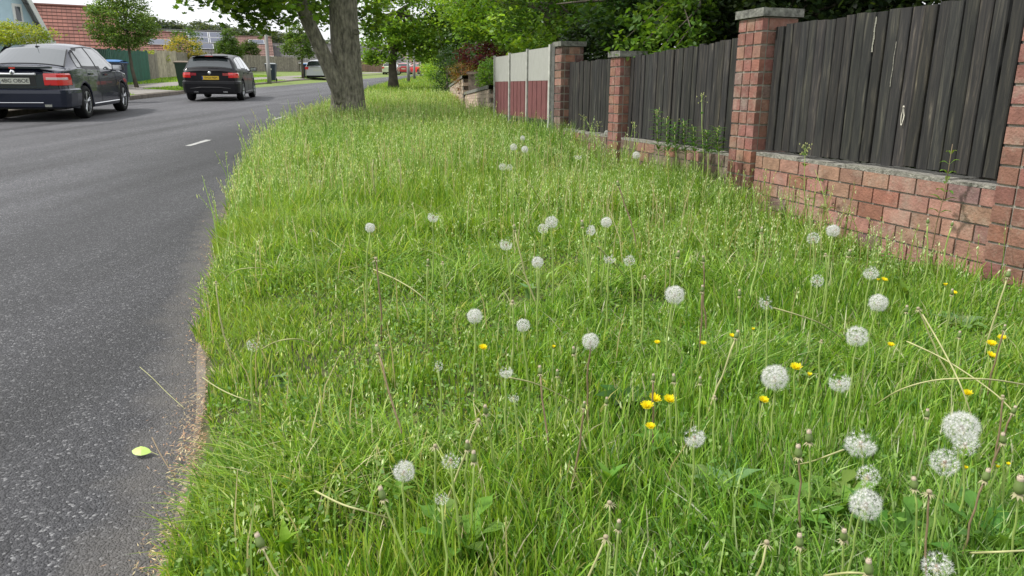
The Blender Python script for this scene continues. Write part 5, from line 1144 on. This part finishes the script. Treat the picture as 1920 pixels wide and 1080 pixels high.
clocks = [
('cf',1265,553,39,'full round white clock high in the centre right, alone above the yellow flower cluster'),
('cf',1107,640,34,'full white clock on a bare reddish stem, left of the yellow flower cluster'),
('cf',981,610,27,'small full white clock between the reddish stemmed one and the one above a yellow flower'),
('cf',890,593,31,'white clock standing right above the single small yellow flower'),
('cr',949,697,27,'slightly ragged white clock with a straw stem arching away to its right'),
('cf',758,884,42,'white clock at lower left of the verge, leftmost of the near ones'),
('cf',1453,708,52,'large full white clock directly left of the single bright yellow flower'),
('cr',1574,716,42,'white clock with a flattened top, right of the large full one beside the yellow flower'),
('cf',1607,631,42,'fluffy white clock on a tall straight green stem, above the flat topped one'),
('cf',1647,568,36,'neat round white clock just below another ragged one near the brick wall side'),
('cr',1633,511,30,'ragged white clock with a small yellow flower at its right side'),
('cw',1438,567,32,'half blown white clock with a straw stem bending away to its right'),
('cr',1302,820,42,'white clock missing its right half, below the yellow flower cluster'),
('cr',1614,830,60,'large white clock tilted with a bald lower right side, above the small see through one'),
('cf',1623,945,60,'lowest large full white clock, with a broad green stem'),
('cs',1628,893,44,'small see through clock squeezed between two large white ones'),
('cf',1803,802,66,'largest white clock of all, near the right edge'),
('cs',1810,832,50,'thin see through clock hidden just below the largest one'),
('cr',1772,866,54,'white clock with a brown centre facing out, lower left of the largest one'),
('cs',1757,1062,56,'see through clock cut by the bottom edge of the picture'),
('cr',1525,447,25,'left one of two white clocks close together before the brick wall'),
('cf',1562,433,26,'right one of two white clocks close together before the brick wall'),
('cf',1008,492,24,'round white clock below the pair that nearly touch in the middle of the verge'),
('cf',1034,417,25,'upper right one of the pair of white clocks that nearly touch in the middle'),
('cs',1018,429,22,'lower left one of the pair of white clocks that nearly touch in the middle'),
('cr',949,458,26,'lopsided white clock left of the touching pair in the middle'),
('cr',1106,432,23,'white clock just beside a closed head, right of the touching pair'),
('cf',1137,417,22,'white clock on a slim green stem, rightmost and highest of the middle row'),
('cw',1143,484,25,'half blown clock left of its twin, below the middle row of clocks'),
('cs',1180,489,24,'see through clock crossed by a leaning straw stem, below the middle row'),
('cf',694,427,20,'leftmost white clock of the middle distance'),
('cr',812,407,22,'bushy white clock at middle left, right of the leftmost one'),
('cf',963,276,14,'small far white clock, left one of the far pair'),
('cf',984,280,14,'small far white clock, right one of the far pair'),
('cs',942,313,15,'dim far clock touching its twin on its right, below the far pair'),
('cs',955,314,13,'dim far clock touching its twin on its left, below the far pair'),
('cf',1193,291,15,'small white clock before the second brick pier and weed clump'),
('cw',475,647,27,'flattened half blown clock nearest to the road on the left of the verge'),
('cw',845,862,38,'half blown clock with hanging bracts among several brown closed heads'),
('cs',1532,527,27,'faint see through clock left of the ragged one with a small yellow flower'),
('cw',1084,293,15,'faint half blown clock among straw coloured grass in the far verge'),
('cf',1138,250,12,'tiny white clock in front of the second brick pier foot'),
('cw',828,934,28,'few white wisps on a bare head near the bottom, right of the leftmost near clock'),
('cf',980,259,10,'tiniest white clock just above the far pair'),
('cw',963,745,22,'few fluffy seeds on a small head below the slightly ragged clock'),
('cw',820,687,24,'small greyish tuft of seeds left of the slightly ragged clock'),
]
for i, (k, px, py, d, lab) in enumerate(clocks):
    st = 'b' if (px, py) in ((1107,640),) else 'g'
    ln = {(1453,708):(-.0,.0), (1614,830):(.02,-.02), (1302,820):(0,0), (1772,866):(.02,0)}.get((px, py), (0,0))
    dandelion(k, px, py, d, lab, lean=ln, stem=st, v=i)
yellows = [
('y',905,653,17,'single small yellow flower under a white clock on the left'),('y',1226,750,26,'top yellow flower of the cluster of four'),('y',1213,763,25,'left yellow flower of the cluster of four, touching the top one'),('y',1255,752,25,'right yellow flower of the cluster of four'),('y',1219,801,19,'lowest yellow flower of the cluster of four, set apart'),
('y',1492,691,23,'bright yellow flower directly right of a large full white clock'),('y',1431,752,20,'yellow flower lower left of a large full white clock'),('k',1517,706,15,'closing orange yellow flower right of the bright one beside the large clock'),('y',1318,645,13,'small yellow flower right of the broad dark leaf'),('y',1372,631,13,'small yellow flower just left of a closed head on a straw stem'),('k',1412,620,11,'tiny half closed yellow flower below the half blown clock'),
('y',1657,526,14,'small yellow flower at the right side of a ragged clock, right one of two'),('k',1646,527,10,'small yellow flower at the right side of a ragged clock, left one of two'),('k',1772,537,13,'upper small yellow flower near the pale broad leaves by the wall'),('y',1788,550,12,'lower small yellow flower near the pale broad leaves by the wall'),('y',1670,648,14,'small yellow flower right of the fluffy clock on a tall straight stem'),
('y',1858,646,19,'middle yellow flower of three near the right edge'),('y',1878,635,16,'top yellow flower of three near the right edge'),('y',1857,668,20,'bottom yellow flower of three near the right edge'),('y',1814,739,18,'yellow flower crossed by a leaning stem above the largest clock'),
('k',1810,880,13,'small yellow flower just below the largest clocks'),('k',1870,878,12,'small half closed yellow flower right of the largest clocks, left one of two'),('k',1890,873,12,'small half closed yellow flower right of the largest clocks, right one of two'),('k',1038,653,12,'faint yellow flower left of the reddish stemmed clock'),('y',1232,643,12,'small faint yellow flower below left of the highest full clock')]
for i, (k, px, py, d, lab) in enumerate(yellows): dandelion(k, px, py, d, lab, v=i)
spents = [
('s',718,927,34,'large closed head on a thick leaning stem, just below the leftmost near clock',(.09,-.05),'g'),('b',816,838,30,'bare bracted head left of a half blown clock at the lower left',(0,0),'g'),('s',876,836,26,'upright closed pinkish head right of a half blown clock at the lower left',(0,0),'g'),('s',888,858,30,'closed head low beside the pinkish upright one, on the thickest green stem',(0,-.01),'g'),
('s',911,768,26,'dark closed head on a gently curved stem above the pinkish upright head',(.02,0),'g'),('b',897,790,30,'starry bare head on a straw stem leaning down to the left',(-.06,-.03),'y'),('s',709,655,22,'closed head on a long brown stem at the left, leaning right',(.07,-.10),'b'),('s',1045,700,18,'small closed head right of the slightly ragged clock',(0,0),'g'),
('s',1013,695,22,'closed head just right of the slightly ragged clock, on a brown stem',(.03,-.05),'b'),('s',1076,658,20,'closed head with yellow petals left over, left of the reddish stemmed clock',(-.0,0),'g'),('b',961,567,24,'pale bare head standing right of the clock over the single yellow flower',(0,0),'g'),('s',1095,760,18,'tiny closed head on a short reddish stem left of the yellow cluster',(-.01,-.02),'b'),
('s',1137,752,18,'small closed head between the reddish stem and the yellow cluster',(.01,0),'g'),('s',1225,708,18,'closed head with orange petals directly above the yellow cluster',(0,0),'b'),('s',1264,710,22,'closed head above right of the yellow cluster on a tall green stem',(.01,0),'g'),('s',1317,542,18,'closed head right of the highest full clock',(0,0),'b'),
('s',1319,486,16,'dark head on a long dark brown stem above right of the highest full clock',(0,0),'b'),('s',1271,477,17,'closed head with pale frill above the highest full clock',(0,0),'g'),('b',1209,520,20,'bare head left above the highest full clock',(.01,0),'g'),('s',1092,420,17,'closed head on a very tall stem touching a clock in the middle row',(.03,-.03),'g'),
('s',1160,345,14,'small closed head on a thin reddish brown stem above the middle row of clocks',(.08,-.08),'b'),('s',1387,550,18,'closed green head left of the half blown clock with the bending straw stem',(0,0),'g'),('s',1380,628,22,'closed head topping a long straw stem that leans down left',(-.09,-.07),'y'),('s',1313,714,18,'closed head left of the large full clock, on a straight stem',(-.01,0),'g'),
('s',1518,820,34,'closed head with a pinkish tip, left of the tilted large clock, upper one of two',(.01,0),'g'),('s',1498,848,34,'closed head with a pinkish tip, left of the tilted large clock, lower one of two',(.01,0),'b'),('s',1739,776,22,'closed head with spiky bracts above left of the largest clock',(.02,0),'g'),('s',1882,823,28,'green closed head right of the largest clock',(.03,0),'g'),
('s',1900,769,22,'closed head at the end of a long curving straw stem near the right edge',(-.02,0),'b'),('s',1583,1003,34,'closed head just left below the lowest large full clock',(.01,0),'g'),('s',1500,1015,34,'drooping closed head left of the lowest large full clock, with green leaves around it',(0,0),'g'),('b',1437,1020,38,'bare bracted head on a straw stem leaning left at the bottom edge',(-.05,-.04),'y'),
('s',1630,1066,40,'closed head cut by the bottom edge right under the lowest large full clock',(0,0),'g'),('s',1716,908,32,'closed head leaning left between the largest and the lowest large clocks',(.03,-.01),'g'),('b',1742,925,38,'knobbly open bracted head beside the left leaning closed one',(.01,-.02),'b'),('s',1848,892,34,'closed head with a tan tip below right of the largest clock',(0,0),'b'),
('s',1913,912,50,'big pinkish closed head cut by the right edge on a thick green stem',(0,0),'g'),('s',1591,475,18,'closed head with a pale flat tip below right of the pair before the brick wall',(0,0),'g'),('s',1428,432,15,'small closed head leaning right, left of the pair before the brick wall',(-.06,-.04),'g'),('b',1548,478,18,'frilly bare head directly under the pair before the brick wall',(.02,0),'g'),
('s',1700,580,18,'left one of two closed heads right of the neat round clock',(0,0),'g'),('b',1722,580,24,'right one of two closed heads right of the neat round clock, on leaning straw stem',(.10,-.08),'y'),('s',1785,548,16,'closed head among the yellow flowers near the pale broad leaves',(0,0),'g'),('s',1890,514,22,'green closed head in front of the wall foot at the right edge',(-.05,-.03),'y'),
('s',1160,985,28,'small closed head lowest in the centre, right one of three',(.01,0),'g'),('b',1143,945,34,'frilly bare head uppermost of three in the lower centre',(0,0),'g'),('b',1135,1010,38,'ragged bare head on a straw stem, lowest of three in the lower centre',(-.04,-.04),'y'),('s',490,1016,38,'fallen closed head pointing left near the bottom left of the verge',(.10,-.05),'y'),
('b',583,433,14,'small pale bare head far left of the middle clocks',(0,0),'g'),('b',405,530,16,'small pale head leaning over the road edge',(.06,-.01),'y'),('b',830,493,16,'small dark bare head below the bushy clock at middle left',(0,0),'g'),('s',802,492,15,'small closed head left of a dark bare one below the bushy clock',(0,0),'g'),
('b',705,487,26,'withered tan head on the left of the middle distance',(.02,0),'b'),('s',965,427,14,'closed head left of the touching pair on a stem leaning right',(.08,-.05),'y'),('s',1799,628,18,'whitish closed head left of the three yellow flowers',(0,0),'g'),('s',1740,415,14,'small closed head standing against the brick wall near the climbing weed',(0,-.02),'g'),
('s',1883,615,16,'dark withered head above the three yellow flowers near the right edge',(0,0),'b'),('s',1785,420,13,'tiny closed head against the brick wall at the right',(-.0,0),'g'),('b',1340,745,20,'small bare head left of the large full clock, close to the ground',(0,0),'g'),('b',1540,640,18,'bare head low between the fluffy clock and the large full one',(0,0),'g'),
('b',1880,745,24,'bare dark head near the right edge above the curving straw stem end',(0,0),'b'),('b',600,340,11,'tiny bare head in the far left grass',(0,0),'g'),('b',700,300,10,'tiny bare head in far grass, left of two leaning apart',(.03,0),'y'),('b',748,300,10,'tiny bare head in the far grass, right one of two leaning apart',(-.03,0),'y')]
for i, (k, px, py, d, lab, ln, st) in enumerate(spents): dandelion(k, px, py, d, lab, lean=ln, stem=st, v=i)
# bare bent stems
def bent(label, pts, w_=.0022, mat=M_stemy):
    w_ *= .75
    P = [headpos(px, py, h) for px, py, h in pts]; r = empty('bent_stem', P[0], label=label, cat='stem', group='bare bent stems lying in the grass')
    # Catmull-Rom
    Q = [P[0]]+P+[P[-1]]; out = []
    for i in range(1, len(Q)-2):
        for t in np.linspace(0, 1, 6, endpoint=False):
            a, b_, c, d = Q[i-1], Q[i], Q[i+1], Q[i+2]; out.append(.5*((2*b_)+(-a+c)*t+(2*a-5*b_+4*c-d)*t*t+(-a+3*b_-3*c+d)*t**3))
    out.append(P[-1]); stem_obj(r, P[0], P[-1], w_, mat, pts=out)
bent('long straw stem arching from the right edge down to the left', [(1925,722,.17),(1850,711,.20),(1760,712,.19),(1690,730,.16),(1640,760,.08)])
bent('straw stem curving right and down past the largest clock', [(1700,640,.20),(1760,668,.19),(1820,705,.17),(1870,742,.15),(1900,772,.15)])
bent('straight leaning straw stem running down behind the largest clock', [(1730,590,.25),(1765,650,.22),(1800,720,.19),(1825,790,.12)], .0024)
bent('straw stem bending right from the half blown clock', [(1450,577,.24),(1500,592,.22),(1545,610,.17),(1585,640,.06)], .0024)
bent('straw stem leaning from the slightly ragged clock to the right', [(955,708,.20),(1000,718,.18),(1045,738,.13),(1085,760,.05)], .0020)
bent('long pale stem curving from the withered tan head to the right', [(700,505,.20),(750,528,.20),(795,560,.17),(828,610,.06)], .0022)
bent('short arched stem near the road at the left of the verge', [(415,530,.06),(440,508,.13),(475,502,.14),(500,504,.10)], .0020)
bent('arched stem beside the flattened half blown clock', [(490,655,.11),(520,640,.16),(560,636,.16),(600,650,.08)], .0018)
bent('straw stem slanting right from the road edge', [(380,708,.06),(410,728,.10),(450,746,.09),(505,762,.03)], .0020)
bent('dry grass stalk lying out over the asphalt', [(262,688,.02),(285,708,.03),(312,735,.05),(345,765,.04)], .0012)
bent('reddish bare weed stalk reaching over the road edge by the fallen leaf', [(285,820,.05),(300,850,.06),(318,880,.05),(335,905,.02)], .0016, M_stemb)
bent('pale stalk bent across the grass at the bottom right edge', [(1820,1037,.09),(1870,1035,.12),(1930,1032,.12)], .0024)
bent('pale stalk slanting down left under the tilted large clock', [(1582,843,.17),(1550,855,.16),(1520,866,.13),(1490,872,.06)], .0020)
bent('thin tan stem arching low at the bottom centre right', [(1545,1080,.14),(1590,1074,.17),(1625,1076,.17)], .0022)
bent('pale stem leaning left across the row below the touching pair', [(1120,462,.28),(1150,492,.20),(1172,520,.08)], .0024)
bent('very long pale stem leaning right in the upper middle of the verge', [(985,335,.30),(1005,362,.22),(1022,392,.08)], .003)
bent('tall dark stem standing in front of the weed clump by the second panel', [(1345,222,.48),(1338,262,.34),(1332,300,.14)], .003)
bent('stiff pale green stem near the bottom left leaning right', [(590,920,.10),(640,945,.13),(690,960,.12),(740,975,.06)], .0022)
# ------------------------------------------------------------------ fallen leaf
g = gnd(268, 858, lambda x, y: G(y)); fl = empty('fallen_leaf', (g[0], g[1], g[2]+.012), (.42,0,.1), 'pale lime green pointed leaf lying on the asphalt by the verge', 'leaf')
m = MB(); out = [(-.5,.08),(-.36,.22),(-.12,.31),(.1,.26),(.3,.16),(.48,-.04),(.28,-.20),(.05,-.27),(-.2,-.22),(-.36,-.12),(-.44,-.02)]
s = .048; ctr = (0, 0, .010)
for (a, b_), (c, d) in zip(out, out[1:]+out[:1]): m.face([(a*s, b_*s, .004+.010*abs(b_)), (c*s, d*s, .004+.010*abs(d)), ctr])
m.build('blade', pm('lime_leaf', (.42,.58,.14), .5), fl); m = MB(); m.tube([(.02,0,.008),(.024,-.003,.006),(.040,-.010,.003)], .0007, 5); m.build('stalk', M_stemy, fl)
# ------------------------------------------------------------------ broad leaves and weeds
def blade_leaf(m, base, tip, w_, bow=.02, col=(.09,.19,.03), lobes=0, n=9, cup=.15):
    base = Vector(base); tip = Vector(tip); d = tip-base; L_ = d.length; side = d.cross(Vector((0,0,1))).normalized(); up = side.cross(d).normalized(); rows = []
    for i in range(n+1):
        t = i/n; ww = w_*math.sin(math.pi*min(1, t*.92+.08))**.8*(1+.25*lobes*math.sin(t*lobes*6.28) if lobes else 1); c = base+d*t+up*bow*math.sin(math.pi*t)
        rows.append([c-side*ww/2+up*ww*cup, c-side*ww/4+up*ww*cup*.3, c, c+side*ww/4+up*ww*cup*.3, c+side*ww/2+up*ww*cup])
    m.grid(rows, None, col)
def rosette(label, px, py, n, L_, w_, col, rise=.5, lobes=0, name='broad_leaved_weed', cat='weed', spread=1.0, az0=0, fan=6.28):
    g = gnd(px, py, lambda x, y: V(x, y)+.05); r = empty(name, (g[0], g[1], float(V(g[0], g[1]))), label=label, cat=cat, group='broad leaved weeds in the sward')
    for k in range(n):
        t = az0+fan*k/n+random.uniform(-.2,.2); l = .78*L_*random.uniform(.8,1.15); rz = rise*random.uniform(.7,1.3); c, s = math.cos(t), math.sin(t); m = MB()
        cc = tuple(x*random.uniform(.85,1.15) for x in col); blade_leaf(m, (c*.01, s*.01, .01), (c*l*spread, s*l*spread, .03+l*rz), w_*.8*random.uniform(.85,1.15), .02, cc, lobes)
        m.build('leaf_blade', M_leaf, r, smooth=True)
    return r
G1 = (.16,.32,.05); G2 = (.11,.25,.045); G3 = (.20,.33,.12)
rosette('upright tongue shaped dock leaf in the lower centre', 1140, 900, 3, .085, .030, G1, .8, spread=.5)
rosette('dark rounded leaves left of the yellow flower cluster', 1175, 748, 6, .10, .055, (.055,.13,.025), .35)
rosette('single broad glossy leaf between the yellow cluster and the highest full clock', 1290, 665, 3, .08, .05, (.06,.16,.02), .7, spread=.6)
rosette('tall soft broad leaf in front of the brick wall', 1692, 560, 3, .085, .045, (.15,.32,.04), 1.0, spread=.35)
rosette('pale bluish green broad leaves near the brick wall', 1800, 605, 7, .10, .055, G3, .35)
rosette('lobed leaves spreading under the tilted large clock', 1560, 935, 7, .12, .034, G1, .45, 3)
rosette('toothed leaf reaching out below the lowest large full clock', 1690, 1000, 6, .13, .035, G2, .5, 3)
rosette('bright small leaf pair near the lower left closed head', 535, 1015, 3, .05, .022, (.20,.36,.04), .9, spread=.6)
rosette('pale star shaped leaves near the flattened half blown clock', 527, 700, 5, .038, .022, G3, .5)
rosette('lobed leaves below the half blown clock at lower left', 860, 1010, 7, .12, .032, G1, .5, 3)
rosette('broad leaves in the grass right of the upright tongue shaped leaf', 1350, 905, 7, .09, .034, G3, .5, 2)
rosette('dandelion leaves between the two closed pinkish heads and the bottom edge', 1470, 960, 7, .11, .036, G1, .5, 3)
rosette('lobed leaf tuft in the lower right corner', 1860, 1010, 7, .12, .034, G2, .6, 3)
rosette('wide flat leaves just left of the lowest yellow flower', 1240, 830, 6, .09, .036, G1, .4, 2)
rosette('bright leaves left of the leftmost near clock', 745, 915, 4, .05, .026, (.17,.33,.04), .7)
rosette('grey green leaves under the row of middle clocks', 990, 540, 5, .06, .032, G3, .6)
def weed(label, base_uvz, pts, leafL, leafw, col, tops=0, name='tall_weed', n_leaf=8, rad=.0022, lean=0, stemcol=None):
    b_ = np.array(base_uvz); r = empty(name, b_, label=label, cat='weed', group='tall weeds along the fence foot'); P = [np.array(p)-b_ for p in pts]
    m = MB(); m.tube(P, list(np.linspace(rad*1.3, rad*.5, len(P))), 6); m.build('stem', stemcol or M_stem, r, smooth=True); m = MB(); L_ = len(P)
    for k in range(n_leaf):
        t = .35+.65*k/n_leaf; i = min(int(t*(L_-1)), L_-2); f = t*(L_-1)-i; q = P[i]*(1-f)+P[i+1]*f; az = k*2.4; l = leafL*random.uniform(.7,1.15)*(1.15-.5*t)
        for a in (az, az+math.pi):
            v_ = Vector((math.cos(a), math.sin(a), random.uniform(-.1,.5))); blade_leaf(m, Vector(q)+v_*l*.15, Vector(q)+v_*l*1.1, leafw*random.uniform(.8,1.1)*(1.2-.5*t), .008, tuple(c*random.uniform(.8,1.2) for c in col), 0, 6)
            m.tube([Vector(q), Vector(q)+v_*l*.16], .0008, 4, False, col)
    m.build('leaves', M_leaf, r, smooth=True)
    if tops:
        m = MB()
        for k in range(tops):
            q = P[-1]+np.array([random.gauss(0,.016), random.gauss(0,.016), random.uniform(-.05,.012)]); m.tube([Vector(P[-1])-Vector((0,0,.03)), Vector(q)], .0006, 4, False, (.25,.33,.1)); m.lathe([(.001,-.004),(.0032,0),(.001,.005)], 5, lambda p, q=q: Vector(q)+p, (.55,.58,.32))
        m.build('flower_buds', M_leaf, r)
    return r
def onwall(px, py, v):
    d = ray(px, py); n = FN; o = FO+n*v; Am = np.array([[d[0], -FD[0]], [d[1], -FD[1]]]); t, u = np.linalg.solve(Am, o); return np.array([0,0,H])+d*t
W = lambda L_, v: [onwall(px, py, v) for px, py in L_]
p = W([(1508,470),(1510,400),(1508,340),(1509,300),(1510,272)], .10); p[0][2] = float(V(p[0][0], p[0][1]))
weed('upright weed with small whitish buds in front of the nearest low wall', p[0], p, .05, .020, (.10,.20,.03), 22, n_leaf=4)
p = W([(1560,440),(1552,395),(1540,350),(1528,318)], .08); weed('leaning dark stalk with a few round leaves against the nearest low wall', p[0], p, .045, .026, (.10,.20,.035), 0, n_leaf=3)
p = W([(1745,480),(1756,420),(1770,365),(1778,320),(1786,270)], .07); p[0][2] = float(V(p[0][0], p[0][1]))
weed('slender leafy weed climbing past the low wall ledge, right one of two', p[0], p, .050, .020, (.15,.28,.05), 0, n_leaf=7, stemcol=M_stemb)
for i, (px, py, lab) in enumerate(((1232,205,'tallest feathery weed of the dark clump before the second board panel'),(1265,232,'bushy weed in the middle of the clump before the second board panel'),(1300,238,'leafy weed right of the clump middle before the second board panel'),(1345,240,'weed clump stem nearest to the tall brick pier'),(1316,178,'thin weed with a budded tip reaching half way up the second board panel'),(1250,222,'leafy weed just left of the clump middle, before the second board panel'),(1282,226,'leafy weed between the clump middle and its right side'),(1325,245,'low leafy weed at the right side of the dark clump'))):
    v_ = .12+.05*i % .1; p = W([(px+6,330),(px+3,290),(px,(py+290)/2),(px,py)], v_); p[0][2] = float(V(p[0][0], p[0][1]))
    weed(lab, p[0], p, .075 if i != 4 else .04, .018, (.08,.17,.04), 14 if i in (0,4) else 6, n_leaf=(24 if i != 4 else 3), rad=.003)
for px, py, lab in ((1095,215,'tall budded stem in front of the third board panel'),(1190,228,'tall budded stem beside the second brick pier'),(1388,470,'tall thin budded stem before the tall brick pier foot'),(1120,230,'shorter budded stem beside the third board panel, right of a taller one')):
    p = W([(px,py+75),(px,py+35),(px,py)], .22); p[0][2] = float(V(p[0][0], p[0][1])); weed(lab, p[0], p, .03, .012, (.16,.24,.05), 14, n_leaf=2, rad=.002)
bpy.context.view_layer.update()
